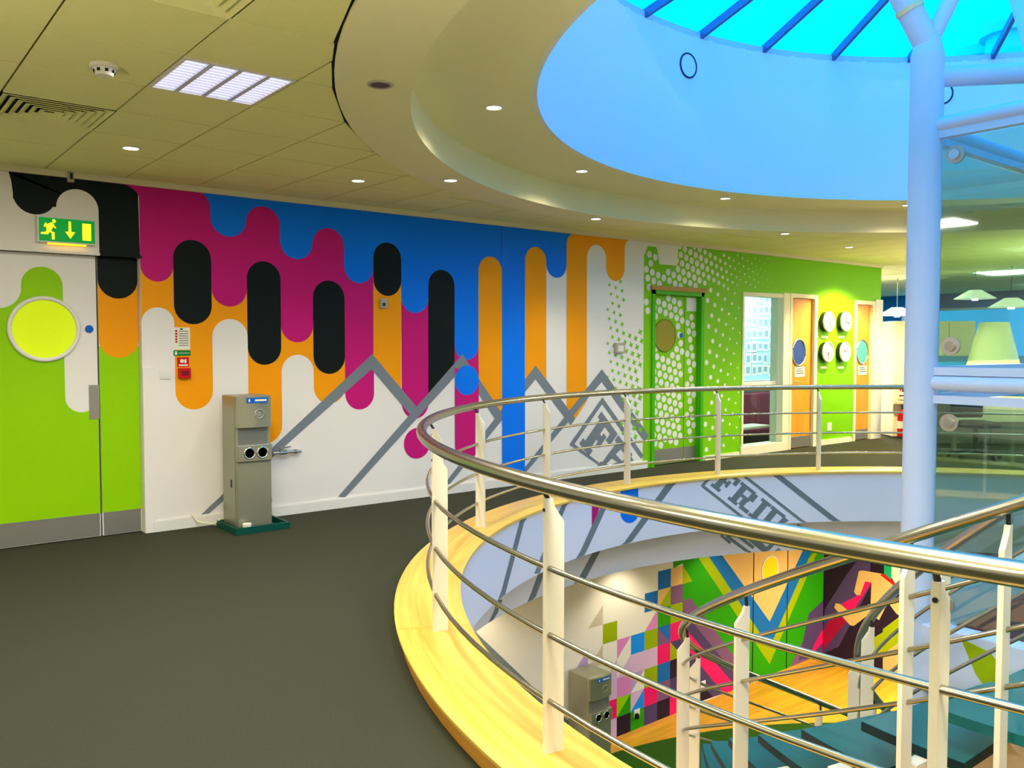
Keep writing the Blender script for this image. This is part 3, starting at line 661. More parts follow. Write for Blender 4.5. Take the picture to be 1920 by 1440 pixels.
q = MB(); q.box(CXO - .05, CXO + .40, CYB - .42, CYB + .02, 0.001, .012)
q.build('tray_base', tray_m, tr)
q = MB(); a, b, c, d = CXO - .05, CXO + .40, CYB - .42, CYB + .02
q.box(a, b, c, c + .02, .012, .055); q.box(a, b, d - .02, d, .012, .055); q.box(a, a + .02, c + .02, d - .02, .012, .055); q.box(b - .02, b, c + .02, d - .02, .012, .055)
q.build('tray_rim', tray_m, tr)
cu = at_z(460, 975, .02); q = MB(); q.cylz((pf.x + .06, pf.y - .05), .028, .013, .075, 20, 0, .036); tag(q.build('paper_cup', paper, loc=(pf.x + .06, pf.y - .05, .013)), 'small white paper cup standing in the green tray', 'cup')
wc = at_y(358, 963); pts = [(wc.x, YW - .02, wc.z), (wc.x + .04, YW - .05, wc.z - .06), (wc.x + .12, YW - .10, .03), (wc.x + .25, YW - .10, .008), (CXO - .06, YW - .08, .008), (CXO - .03, CYB - .02, .07)]
def smooth_path(p, n=6):
    p = [Vector(q) for q in p]; out = []
    for i in range(len(p) - 1):
        a, b, c, d = p[max(i - 1, 0)], p[i], p[i + 1], p[min(i + 2, len(p) - 1)]
        for k in range(n):
            t = k / n; out.append(.5 * ((2 * b) + (c - a) * t + (2 * a - 5 * b + 4 * c - d) * t * t + (3 * b - a - 3 * c + d) * t ** 3))
    return out + [p[-1]]
tag(MB().tube(smooth_path(pts), .006, 8).build('power_cable', cream, smooth=60), 'thin pale cable from the wall to the left side of the water cooler', 'cable')
hx = CXO + .31; pts = [(hx - .01, CYB - .06, .30), (hx + .06, CYB - .05, .27), (hx + .09, CYB - .05, .18), (hx + .06, CYB - .05, .08), (hx, CYB - .06, .06)]
tag(MB().tube(smooth_path(pts), .004, 8).build('water_hose', bluedisc, smooth=60), 'thin blue hose looping beside the water cooler', 'hose')

# ------------------------------------------------------------------ polka door
YP = YW + .06
d2 = empty('door_2', (8.42, YP, 0), 'green door with white polka dots and round brown window', 'door', None, 'structure')
q = MB(); q.box(7.93, 7.985, YW - .02, YP + .06, 0, 2.2); q.box(8.865, 8.92, YW - .02, YP + .06, 0, 2.2); q.box(7.93, 8.92, YW - .02, YP + .06, 2.14, 2.2); q.build('door_frame', mat('frame_green', (70, 176, 10), .45), d2)
MB().box(7.90, 8.95, YW - .035, YW - .012, 2.19, 2.245).build('head_rail', mat('bare_wood', (178, 140, 70), .5), d2)
xs_ = 8.62
la = MB().box(7.99, xs_ - .006, YP, YP + .04, .01, 2.138).build('leaf', spotg, d2); lb = MB().box(xs_ + .006, 8.862, YP, YP + .04, .01, 2.138).build('leaf', spotg, d2)
MB().box(7.93, 8.92, YP + .045, YP + .09, 0, 2.2).build('door_stop', dark, d2)
vcx, vcz = at_y(1246, 629, YP).x, at_y(1246, 629, YP).z; vrr = .20
for lf, xa, xb in ((la, 8.0, xs_ - .01), (lb, xs_ + .01, 8.855)):
    D = Paint(('y', YP))
    for p in lattice(xa + .035, xb - .03, .25, 2.12):
        if math.hypot(p.x - vcx, p.y - vcz) < vrr + .03 or (p.x > 8.64 and p.y > 1.93): continue
        dot(p, .0435, 1, white, D)
    D.build(lf)
MB().disc((vcx, YP - .004, vcz), (0, -1, 0), vrr, .006, 40, 0, vrr * 1.0).build('vision_glass', mat('brown_glass', (150, 140, 50), .2), d2)
MB().torus((vcx, YP - .004, vcz), (0, -1, 0), vrr, .012, 40, 8).build('vision_ring', mat('ring_olive', (120, 140, 30), .4), d2, smooth=60)
bc = at_y(1277, 629, YP); MB().disc((bc.x, YP - .004, bc.z), (0, -1, 0), .032, .004, 20).build('fire_door_sign', bluedisc, d2)
MB().box(8.0, xs_ - .01, YP - .003, YP, .015, .2).build('kick_plate', plate_m, d2); MB().box(xs_ + .01, 8.855, YP - .003, YP, .015, .2).build('kick_plate', plate_m, d2)
MB().box(8.66, 8.85, YP - .004, YP, 1.95, 2.12).build('closer_plate', plastic_w, d2)

# ------------------------------------------------------------------ window 1 and meeting room behind
w1 = empty('window_1', (10.27, YW, 0), 'tall internal window between halftone wall and orange door', None, None, 'structure')
q = MB(); q.box(9.75, 9.79, YW - .01, YW + .2, .03, 2.235); q.box(10.70, 10.86, YW - .015, YW + .2, 0, 2.26); q.box(9.79, 10.70, YW - .01, YW + .2, 2.19, 2.235); q.box(9.72, 10.80, YW - .03, YW + .2, .0, .12)
q.build('window_frame', cream, w1)
MB().box(9.79, 10.70, YW + .09, YW + .098, .12, 2.19).build('pane', clearglass, w1)
MB().box(9.79, 10.70, YW + .08, YW + .11, .95, 1.0).build('transom', plastic_w, w1)
pap = None
k = 0
for r_ in range(7):
    for c_ in range(8):
        k += 1
        xw = 11.22 + c_ * .155 + random.uniform(-.012, .012); zw = 2.28 - r_ * .195 + random.uniform(-.015, .015)
        if pap is None:
            pap = MB().box(-.066, .066, -.004, 0, -.088, .088, 0).add([(-.045, -.005, -.05), (.045, -.005, -.05), (.045, -.005, .05), (-.045, -.005, .05)], [(0, 1, 2, 3)], 1).build('paper_sheet', [paper, sheetgrey]); o = pap
        else: o = pap.copy(); COL.objects.link(o)
        o.location = (xw, 8.35, zw); o.scale = (random.uniform(.8, 1.1), 1, random.uniform(.8, 1.1))
        tag(o, 'printed paper sheet pinned on the pale blue wall behind the tall window', 'paper', 'printed sheets on the meeting room wall')
sh = empty('wall_shelf', (11.2, 8.3, .86), 'white ledge below the pinned sheets behind the tall window', 'shelf')
MB().box(9.9, 12.45, 8.2, 8.35, .84, .96).build('board', plastic_w, sh); q = MB()
for x in (10.2, 11.2, 12.2): MB().box(x, x + .03, 8.25, 8.35, .78, .84).build('bracket', steel2, sh)
bs = empty('maroon_bench', (11.1, 8.1, 0), 'maroon upholstered bench behind the tall window', 'bench')
MB().box(10.0, 12.4, 8.18, 8.34, .2, .76).build('backrest', maroon, bs, bevel=.02); MB().box(10.0, 12.4, 7.98, 8.18, .13, .22).build('seat', maroon, bs, bevel=.02); MB().box(10.05, 12.35, 8.0, 8.3, 0, .13).build('plinth', darkmetal, bs)
tb = empty('meeting_table', (10.4, 7.65, 0), 'low pale table with dark leg behind the tall window', 'table')
MB().box(9.9, 10.9, 7.5, 7.8, .30, .335).build('table_top', cream, tb, bevel=.008); MB().cylz((10.3, 7.65), .022, .02, .30, 14).build('leg', darkmetal, tb, smooth=40); MB().cylz((10.3, 7.65), .12, 0, .02, 24).build('foot_plate', darkmetal, tb)

# ------------------------------------------------------------------ orange doors
def orange_door(num, xa, xb, zt, wpx, spx, hpx, gm, label):
    t = empty('door_%d' % num, ((xa + xb) / 2, YW, 0), label, 'door', None, 'structure')
    q = MB(); q.box(xa, xa + .05, YW - .02, YW + .16, 0, zt); q.box(xb - .075, xb, YW - .02, YW + .16, 0, zt); q.box(xa + .05, xb - .075, YW - .02, YW + .16, zt - .06, zt); q.build('door_frame', cream, t)
    yl = YW + .03; MB().box(xa + .053, xb - .078, yl, yl + .045, .01, zt - .063).build('leaf', door_w, t)
    MB().box(xa + .06, xb - .085, yl - .003, yl, .015, .17).build('kick_plate', plate_m, t)
    c = at_y(*wpx, yl); MB().disc((c.x, yl - .004, c.z), (0, -1, 0), .165, .004, 36, 0, .19).build('vision_glass', gm, t)
    n = 36; MB().tube([(c.x + .168 * math.cos(2 * PI * i / n), yl - .006, c.z + .193 * math.sin(2 * PI * i / n)) for i in range(n)], .014, 8, closed=True).build('vision_ring', steel2, t, smooth=60)
    c = at_y(*spx, yl); sg = MB().box(c.x - .13, c.x + .13, yl - .005, yl, c.z - .075, c.z + .075).build('door_notice', paper, t)
    q = MB()
    for k in range(3): q.box(c.x - .09, c.x + .06 + .02 * k, yl - .0065, yl - .005, c.z + .035 - k * .03, c.z + .045 - k * .03)
    q.build('notice_text', darkmetal, sg)
    c = at_y(*hpx, yl); q = MB(); q.rod((c.x - .05, yl, c.z), (c.x - .05, yl - .05, c.z), .012); q.rod((c.x - .05, yl - .05, c.z), (c.x + .07, yl - .05, c.z), .011); q.build('door_handle', chrome, t, smooth=40)
    return t
orange_door(3, OD1[0], OD1[1], OD1[3], (1497, 661), (1499, 697), (1486, 717), bluedoorglass, 'orange wooden door with dark blue round window left of the clocks')
t4 = orange_door(4, OD2[0], OD2[1], OD2[3], (1616, 660), (1617, 694), (1635, 714), tealdoorglass, 'orange wooden door with pale teal round window right of the clocks')
c = at_y(1634, 656, YW + .03); MB().box(c.x - .03, c.x + .03, YW + .024, YW + .03, c.z - .05, c.z + .05).build('lock_plate', steel2, t4)
struct(MB().box(13.22, 13.44, YW - .03, YW + .22, 0, 2.25), 'trim_4', plastic_w, 'white end post where the gallery wall stops')

# ------------------------------------------------------------------ clocks
for (cx_, cy_, hh, mmn, lab) in ((1555, 603, 1.3, 2.6, 'upper left of the four white wall clocks'), (1587, 603, .4, 1.9, 'upper right of the four white wall clocks'), (1553.5, 660, 3.6, 3.05, 'lower left of the four white wall clocks'), (1585.5, 660, 5.4, .9, 'lower right of the four white wall clocks')):
    c = at_y(cx_, cy_, YW - .08); R = .148; t = empty('wall_clock', (c.x, YW, c.z), lab, 'clock', 'four clocks on the lime wall')
    b = MB(); b.disc((c.x, YW, c.z), (0, -1, 0), R, .075, 36); b.build('clock_case', darkmetal, t, smooth=40)
    MB().torus((c.x, YW - .075, c.z), (0, -1, 0), R - .006, .014, 40, 8).build('bezel', plastic_w, t, smooth=60)
    MB().disc((c.x, YW - .075, c.z), (0, -1, 0), R - .012, .003, 36).build('dial', paper, t)
    q = MB()
    for k in range(12):
        a = k * PI / 6; dd = Vector((math.sin(a), 0, math.cos(a))); q.obox(Vector((c.x, YW - .0785, c.z)) + dd * .115, dd, (0, 1, 0), dd.cross(Vector((0, 1, 0))), .02, .001, .006)
    tag(q.build('hour_marks', darkmetal, t), kind='stuff')
    for a, L in ((hh, .07), (mmn, .105)):
        dd = Vector((math.sin(a), 0, math.cos(a))); MB().obox(Vector((c.x, YW - .081, c.z)) + dd * L / 2, dd, (0, 1, 0), dd.cross(Vector((0, 1, 0))), L, .002, .009).build('hand', black, t)
    zz = at_y(cx_ - 4, cy_ + 29).z
    tag(MB().box(c.x - .09, c.x + .09, YW - .006, YW, zz - .018, zz + .018).build('city_plate', cream, loc=(c.x, YW, zz)), 'pale name plate under the ' + lab, 'name plate', 'plates under the clocks')
c = at_y(1554, 800); so = empty('wall_socket', (c.x, YW, c.z), 'white socket low on the lime wall below the clocks', 'socket'); MB().box(c.x - .06, c.x + .06, YW - .012, YW, c.z - .06, c.z + .06).build('plate', plastic_w, so); MB().box(c.x - .02, c.x + .02, YW - .016, YW - .012, c.z + .01, c.z + .03).build('rocker', plastic_w, so)

# ------------------------------------------------------------------ far office
DG = Vector((.78, -.625, 0)); DN = Vector((-.625, -.78, 0))
pb = Vector((13.68, 7.06, 0))
def panel(name, p, L, h, th, m, label, cat, z0=0.0):
    t = empty(name, p + DG * L / 2, label, cat); MB().obox(p + DG * L / 2 + Vector((0, 0, z0 + h / 2)) - DN * th / 2, DG, DN, (0, 0, 1), L, th, h).build('board', m, t); return t
t = empty('white_cabinet', pb + DG * .2, 'tall bright white cabinet end beside the blue office', 'cabinet')
MB().obox(pb + DG * .66 - DN * .25 + Vector((0, 0, .96)), DG, DN, (0, 0, 1), 1.32, .5, 1.9).build('body', cream, t, bevel=.01)
MB().obox(pb + DG * .66 - DN * .25 + Vector((0, 0, .01)), DG, DN, (0, 0, 1), 1.30, .48, .02).build('plinth', darkmetal, t)
for k in range(3):
    dr = MB().obox(pb + DG * (.22 + .44 * k) + DN * .008 + Vector((0, 0, 1.38)), DG, DN, (0, 0, 1), .425, .016, 1.02).build('door', cream, t)
    MB().obox(pb + DG * (.38 + .44 * k) + DN * .025 + Vector((0, 0, 1.3)), DG, DN, (0, 0, 1), .015, .02, .14).build('handle', steel2, dr)
# shelf, sign, extinguisher
sg = pb + DG * .14 + DN * .03
s1 = empty('extinguisher_sign', sg + Vector((0, 0, .72)), 'small pale sign with dark symbols above the red extinguisher', 'sign')
MB().obox(sg + Vector((0, 0, .76)), DG, DN, (0, 0, 1), .17, .006, .24).build('plate', paper, s1)
q = MB()
for u, v, a, b in ((-.04, .05, .02, .1), (.0, .05, .03, .12), (.045, .06, .025, .1), (0, -.07, .12, .02)): q.obox(sg + DG * u + DN * .005 + Vector((0, 0, .76 + v)), DG, DN, (0, 0, 1), a, .002, b)
q.build('symbols', dred, s1)
s2 = empty('small_shelf', sg + Vector((0, 0, .55)), 'small pale shelf above the red extinguisher', 'shelf')
MB().obox(sg + DG * .06 + DN * .05 + Vector((0, 0, .58)), DG, DN, (0, 0, 1), .5, .12, .04).build('board', cream, s2); MB().obox(sg + DG * .06 + DN * .02 + Vector((0, 0, .53)), DG, DN, (0, 0, 1), .04, .08, .06).build('bracket', steel2, s2)
ep = at_z(1686, 818, 0.02); ep = Vector((ep.x, ep.y, 0)) + DN * .10; fe = empty('fire_extinguisher', ep, 'red fire extinguisher standing by the white cabinet', 'extinguisher')
q = MB(); q.cylz(ep, .075, .03, .40, 24); q.cylz(ep, .075, .40, .47, 24, 0, .03); q.build('cylinder', red, fe, smooth=50); q = MB(); q.cylz(ep, .076, .16, .28, 24); q.build('label_band', paper, fe, smooth=50)
q = MB(); q.cylz(ep, .022, .47, .51, 14); q.build('valve', darkmetal, fe); q = MB(); q.obox(ep + DG * .03 + Vector((0, 0, .53)), DG, DN, (0, 0, 1), .12, .02, .015); q.obox(ep + DG * .03 + Vector((0, 0, .505)), DG, DN, (0, 0, 1), .10, .02, .012); q.build('lever', darkmetal, fe)
MB().tube(smooth_path([ep + Vector((0, 0, .5)), ep + DG * .09 + Vector((0, 0, .48)), ep + DG * .12 + Vector((0, 0, .36)), ep + DG * .11 + Vector((0, 0, .2))]), .012, 8).build('hose', black, fe, smooth=60)
MB().cylz(ep, .08, 0, .03, 24).build('base_ring', darkmetal, fe)
# column stub, desks, lamp, chair seen through the lift glass
def desk(p, label):
    t = empty('office_desk', p, label, 'desk')
    MB().obox(p + DG * .9 + Vector((0, 0, .72)), DG, DN, (0, 0, 1), 1.8, .8, .04).build('desk_top', cream, t, bevel=.005)
    MB().obox(p + DG * .9 + DN * .37 + Vector((0, 0, .56)), DG, DN, (0, 0, 1), 1.72, .02, .28).build('modesty_panel', cream, t)
    for k in (.06, 1.74):
        for s in (-.34, .34): MB().obox(p + DG * k + DN * s + Vector((0, 0, .35)), DG, DN, (0, 0, 1), .05, .05, .70).build('leg', steel2, t)
    return t
def onground(px, py): v = at_z(px, py, 0); return Vector((v.x, v.y, 0))
def perp(px, dist):                       # point on the floor at a picture column and distance along the view axis
    d = FH * dist + RT * ((px - 960) / FPX * dist); return Vector((d.x, d.y, 0))
desk(perp(1762, 12.6), 'cream desk with blue screen behind the lift glass')
tsc = empty('desk_screen', perp(1770, 13.1), 'blue desk divider behind the cream desk', 'screen')
MB().obox(perp(1830, 13.2) + Vector((0, 0, 1.0)), DG, DN, (0, 0, 1), 1.9, .05, .7).build('panel', bluedesk, tsc); MB().obox(perp(1830, 13.2) + Vector((0, 0, .33)), DG, DN, (0, 0, 1), 1.5, .04, .66).build('stand', steel2, tsc)
lp = perp(1862, 13.0); lt = empty('floor_lamp', lp, 'pale green trapezoid shade lamp behind the lift glass', 'lamp')
q = MB(); q.cylz(lp, .38, 1.14, 1.86, 32, 0, .20); q.build('lamp_shade', mat('lit_shade', (216, 216, 168), .6, emit=(235, 228, 170), estr=.2), lt, smooth=50); MB().cylz(lp, .02, .03, 1.14, 12).build('pole', steel2, lt); MB().cylz(lp, .16, 0, .03, 24).build('base', darkmetal, lt)
for px_, py_, dd, lab in ((1680, 583, 16.5, 'white glowing pendant lamp over the blue office by the orange door'), (1825, 551, 15.0, 'white glowing pendant lamp seen in the middle of the lift glass'), (1893, 566, 14.0, 'white glowing pendant lamp at the right side of the lift glass')):
    d = FH * dd + RT * ((px_ - 960) / FPX * dd); zz = CZ + dd * (649 - py_) / FPX; t = empty('pendant_lamp', (d.x, d.y, zz), lab, 'lamp')
    MB().cylz((d.x, d.y), .34, zz - .09, zz + .06, 32, 0, .10).build('lamp_shade', mat('pendant_shade', (240, 238, 220), .5, emit=(255, 250, 225), estr=1.4), t, smooth=50); MB().cylz((d.x, d.y), .006, zz + .06, ZC, 8).build('cord', darkmetal, t)
    MB().cylz((d.x, d.y), .05, zz - .12, zz - .09, 16).build('bulb', lamp_e, t)
cp = perp(1832, 11.4); ch = empty('swivel_chair', cp, 'dark swivel chair with star base by the cream desk', 'chair')
for k in range(5):
    a = 2 * PI * k / 5 + .5; dd = Vector((math.cos(a), math.sin(a), 0)); MB().rod(cp + Vector((0, 0, .11)), cp + dd * .32 + Vector((0, 0, .06)), .028, 10, 0, .018).build('leg', darkmetal, ch, smooth=40); MB().disc(cp + dd * .32 + Vector((-.01, 0, .03)), (1, 0, 0), .03, .02, 16).build('castor', black, ch)
MB().cylz(cp, .03, .1, .42, 14).build('gas_column', darkmetal, ch, smooth=40); MB().obox(cp + Vector((0, 0, .46)), DG, DN, (0, 0, 1), .46, .46, .08).build('seat', darkmetal, ch, bevel=.03); MB().obox(cp - DN * .24 + Vector((0, 0, .78)), DG, DN, (0, 0, 1), .44, .06, .5).build('backrest', darkmetal, ch, bevel=.025)
# ------------------------------------------------------------------ ceiling fittings
def ceiling_panel(x0, y0, label):
    x1, y1 = x0 + GX, y0 + GY; t = empty('ceiling_light', ((x0 + x1) / 2, (y0 + y1) / 2, ZC), label, 'light')
    q = MB()
    for a in ((x0 + .006, x1 - .006, y0 + .006, y0 + .022), (x0 + .006, x1 - .006, y1 - .022, y1 - .006), (x0 + .006, x0 + .022, y0 + .022, y1 - .022), (x1 - .022, x1 - .006, y0 + .022, y1 - .022)): q.box(*a, ZC - .004, ZC + .012)
    q.build('frame', plastic_w, t)
    MB().box(x0 + .022, x1 - .022, y0 + .022, y1 - .022, ZC + .008, ZC + .016).build('diffuser', panel_e, t)
    for k in range(3):
        xx = x0 + GX * (k + 1) / 4; MB().box(xx - .012, xx + .012, y0 + .02, y1 - .02, ZC - .003, ZC + .008).build('louvre_blade', louvre, t)
    for k in range(12):
        yy = y0 + .02 + (GY - .04) * (k + .5) / 12; MB().box(x0 + .022, x1 - .022, yy - .002, yy + .002, ZC - .002, ZC + .008).build('cross_louvre', louvre, t)
ceiling_panel(0.745 + GX, 4.0, 'square fluorescent ceiling panel with bright louvres')
def diffuser(x0, y0, label):
    x1, y1 = x0 + GX, y0 + GY; t = empty('air_diffuser', ((x0 + x1) / 2, (y0 + y1) / 2, ZC), label, 'vent')
    MB().box(x0 + .006, x1 - .006, y0 + .006, y1 - .006, ZC + .012, ZC + .018).build('backing', dark, t)
    for k in range(6):
        a = .008 + k * .042; b = a + .034; z0, z1 = ZC - .006, ZC + .012
        o_ = [(x0 + a, y0 + a), (x1 - a, y0 + a), (x1 - a, y1 - a), (x0 + a, y1 - a)]; i_ = [(x0 + b, y0 + b), (x1 - b, y0 + b), (x1 - b, y1 - b), (x0 + b, y1 - b)]
        q = MB(); q.add([(x, y, z0) for x, y in o_] + [(x, y, z1) for x, y in i_] + [(x, y, z0 + .004) for x, y in o_] + [(x, y, z1 + .004) for x, y in i_],
              [f for j in range(4) for f in ((j, (j + 1) % 4, 4 + (j + 1) % 4, 4 + j), (8 + j, 12 + j, 12 + (j + 1) % 4, 8 + (j + 1) % 4), (j, 8 + j, 8 + (j + 1) % 4, (j + 1) % 4), (4 + j, 4 + (j + 1) % 4, 12 + (j + 1) % 4, 12 + j))])
        q.build('vane', tile_m, t)
diffuser(0.745, 4.0 + 2 * GY, 'square ceiling air diffuser with concentric vanes over the lime door')
diffuser(0.745, 4.0 - 2 * GY, 'square ceiling air diffuser cut by the top edge of the photo')
sd = empty('smoke_detector', (1.05, 4.35, ZC), 'round white smoke detector on the ceiling left of the light panel', 'detector')
MB().cylz((1.05, 4.35), .062, ZC - .018, ZC, 28).build('base', plastic_w, sd, smooth=40); MB().cylz((1.05, 4.35), .036, ZC - .05, ZC - .018, 24, 0, .05).build('sensor_head', plastic_w, sd, smooth=40)
q = MB(); [q.obox(Vector((1.05 + .044 * math.cos(a), 4.35 + .044 * math.sin(a), ZC - .03)), (math.cos(a), math.sin(a), 0), (-math.sin(a), math.cos(a), 0), (0, 0, 1), .006, .014, .014) for a in [k * PI / 4 for k in range(8)]]; q.build('sensor_slot', dark, sd)
def downlight(x, y, z, label, lit=True, power=54, angle=105, group='recessed downlights'):
    t = empty('downlight', (x, y, z), label, 'downlight', group)
    MB().torus((x, y, z - .001), (0, 0, 1), .054, .008, 28, 8).build('trim_ring', plastic_w if lit else steel2, t, smooth=60)
    MB().cylz((x, y), .047, z - .004, z - .001, 24).build('lamp', lamp_e if lit else darkmetal, t)
    if lit: spot('downlight_beam', (x, y, z - .02), power, angle, .75, WARM, parent=t)
downlight(1.61, 6.03, ZC, 'lit downlight between the lime door and the magenta paint')
downlight(3.32, 6.09, ZC, 'lit downlight in the tiles in front of the blue paint')
downlight(10.58, 6.1, ZC, 'lit downlight in the tiles before the green wall')
downlight(8.63, 5.95, ZC, 'lit downlight in the tiles near the polka dot door')
for ph, lab, lit in ((62.6, 'lit downlight in the outer plaster ring nearest the polka door', True), (93.4, 'lit downlight in the outer plaster ring nearest the orange paint', True), (122.5, 'lit downlight in the outer plaster ring near the blue paint', True), (152, 'unlit downlight in the outer plaster ring', False)):
    p = cyl(ph, 4.80, 2.792); downlight(p.x, p.y, 2.790, lab, lit)
for ph, lab in ((136, 'largest lit downlight in the upper ceiling recess by the drum'), (106.7, 'middle lit downlight in the upper ceiling recess'), (77.6, 'third lit downlight in the upper ceiling recess, above the polka door'), (48.3, 'lit downlight in the upper recess seen through the lift glass')):
    p = cyl(ph, 4.2, 3.032); downlight(p.x, p.y, 3.030, lab, True, 55, 150)
for ph in (18, 349, 319, 290, 261, 232, 203, 165):
    p = cyl(ph, 4.2, 3.0); spot('gallery_downlight', p, 60, 140, .7, WARM)
    p = cyl(ph + 4, 4.85, 2.77); spot('gallery_downlight', p, 60, 105, .7, WARM)
spot('clock_washer', (12.05, 6.38, 2.77), 430, 130, .4, (1, .8, .4))
for x in (4.9, 6.6, 8.2): spot('wall_washer', (x, 6.15, 2.78), 28, 110, .7, WARM)

for x, y, e, lab in ((-1.3, 2.6, 80, 'tall uplighter lamp behind the camera on the gallery'), (1.35, -0.55, 250, 'tall uplighter lamp by the near side of the gallery'), (12.9, 3.3, 330, 'tall uplighter lamp on the far side of the gallery'), (15.6, 2.0, 190, 'tall uplighter lamp in the open office')):  # lamps out of view, added so the ceiling gets more light
    t = empty('added_uplighter', (x, y, 0), lab, 'lamp', 'uplighters round the gallery')
    MB().cylz((x, y), .15, 0, .025, 28).build('base', darkmetal, t, smooth=40); MB().cylz((x, y), .016, .025, 1.46, 14).build('pole', steel2, t, smooth=40)
    q = MB(); n = 28; pr = [(.02, 1.46), (.17, 1.55), (.165, 1.555), (.02, 1.472)]
    q.add([(x + r_ * math.cos(2 * PI * i / n), y + r_ * math.sin(2 * PI * i / n), z) for i in range(n) for r_, z in pr], [(4 * i + k, 4 * ((i + 1) % n) + k, 4 * ((i + 1) % n) + (k + 1) % 4, 4 * i + (k + 1) % 4) for i in range(n) for k in range(4)]); q.build('lamp_shade', steel2, t, smooth=40)
    spot('added_uplight_beam', (x, y, 1.535), e * 1.5, 165, .5, (1, .9, .62), (PI, 0, 0), parent=t)

# ------------------------------------------------------------------ skylight
sk = empty('window_2', (CX, CY, 4.47), 'conical glass skylight with radial bars', None, None, 'structure')
AP = Vector((CX, CY, 5.62)); RS = 3.98
for k in range(30):
    a0, a1 = 2 + 12 * k, 14 + 12 * k
    p0, p1 = cyl(a0, RS, 4.50), cyl(a1, RS, 4.50); i0, i1 = p0.lerp(AP, .93), p1.lerp(AP, .93)
    q = MB(); q.add([p0, p1, i1, i0, p0 + Vector((0, 0, .012)), p1 + Vector((0, 0, .012)), i1 + Vector((0, 0, .012)), i0 + Vector((0, 0, .012))], [(0, 1, 2, 3), (4, 7, 6, 5), (0, 4, 5, 1), (2, 6, 7, 3)]); q.build('pane', skyglass, sk)
    dirv = (AP - p0).normalized(); side = dirv.cross(Vector((0, 0, 1))).normalized(); upn = side.cross(dirv)
    L = (i0 - p0).length
    bo = MB().obox(p0.lerp(i0, .5) - upn * .012, dirv, side, upn, L, .036, .075).build('glazing_bar', bar_b, sk)
mb = MB(); mb.lathe([(3.93, 4.46), (4.05, 4.46), (4.05, 4.54), (3.93, 4.52)], n=120); mb.build('curb_ring', tower_m, sk, smooth=40)
MB().cylz((CX, CY), .34, 5.48, 5.66, 32).build('apex_hub', tower_m, sk, smooth=40)
for px_, dd, rr, zt_, lab in ((1818, 13.0, .30, 6.02, 'low roof ventilator outside the skylight beside the white column'), (1884, 12.0, .42, 6.0, 'larger roof ventilator outside the skylight at the right edge')):
    d = FH * dd + RT * ((px_ - 960) / FPX * dd); t = empty('roof_ventilator', (d.x, d.y, 4.6), lab, 'ventilator')
    MB().cylz((d.x, d.y), rr * .8, 4.6, zt_ - .25, 28).build('duct', tower_m, t, smooth=40); MB().cylz((d.x, d.y), rr, zt_ - .25, zt_ - .1, 28).build('cowl', tower_m, t, smooth=40); MB().cylz((d.x, d.y), rr, zt_ - .1, zt_, 28, 0, rr * .6).build('cap', tower_m, t, smooth=40)
# drum vents seen through the glass
for ph, z, rr in ((88.8, 4.17, .112), (45.2, 4.14, .112)):
    p = cyl(ph, 3.925, z); n = Vector((CX - p.x, CY - p.y, 0)).normalized()
    vt = empty('drum_vent', p, 'round flush vent with dark rim on the blue-lit drum' + (' left of the white column' if ph > 60 else ' half hidden by the white column'), 'vent')
    MB().torus(p + n * .004, n, rr, .009, 40, 8).build('rim', mat('vent_rim', (40, 60, 110), .5), vt, smooth=60); MB().disc(p - n * .004, n, rr - .004, .01, 36).build('cover', drum_m, vt)

# ------------------------------------------------------------------ ring balustrade
rb = empty('ring_balustrade', (CX, CY, .1), 'circular steel and cream balustrade around the floor opening', 'balustrade')
GAP0, GAP1 = 192.0, 224.0            # stair landing joins here, outside the frame
phis = [58.8 + 16.1 * k for k in range(-5, 6)] + [154.3, 171.4, 187.95] + [228 + 16.5 * k for k in range(4)]
q = MB()
o_, i_, th = 4.572, 4.497, .021
prof = [(i_, 0), (o_, 0), (o_, .885), (o_ - .028, .885), (o_ - .036, .855), (i_, .80)]
q.add([(r_, s * th / 2, z) for s in (-1, 1) for r_, z in prof], [(5, 4, 3, 2, 1, 0), (6, 7, 8, 9, 10, 11)] + [(i, (i + 1) % 6, 6 + (i + 1) % 6, 6 + i) for i in range(6)])
first = None
def ring_post(ph):
    global first
    if first is None:
        q.v = [v + ORG[rb.name] for v in q.v]; first = q.build('post', post_m, rb, bevel=.002); o = first
    else: o = link_copy(first, rb, (0, 0, 0))
    o.rotation_euler = (0, 0, math.radians(ph)); return o
brk = None
for ph in phis:
    p_ = ph % 360
    if GAP0 + 2 < p_ < GAP1 - 2: continue
    ring_post(ph)
    if brk is None:
        bq = MB(); bq.rod(Vector((4.55, 0, .87)) + ORG[rb.name], Vector((4.585, 0, .925)) + ORG[rb.name], .008, 10); bq.disc(Vector((o_, 0, .845)) + ORG[rb.name], (1, 0, 0), .006, .004, 12); brk = bq.build('rail_bracket', darkmetal, rb); b_ = brk
    else: b_ = link_copy(brk, rb, (0, 0, 0))
    b_.rotation_euler = (0, 0, math.radians(ph))
def arcpts(r_, z, a0, a1, n=150): return [cyl(a0 + (a1 - a0) * i / n, r_, z) for i in range(n + 1)]
MB().tube(arcpts(4.590, 1.035, GAP1, 360 + GAP0), .0285, 16).build('handrail', steel, rb, smooth=60)
for z in (.285, .515, .745): MB().tube(arcpts(4.558, z, GAP1, 360 + GAP0), .0105, 10).build('rail_bar', steel, rb, smooth=60)

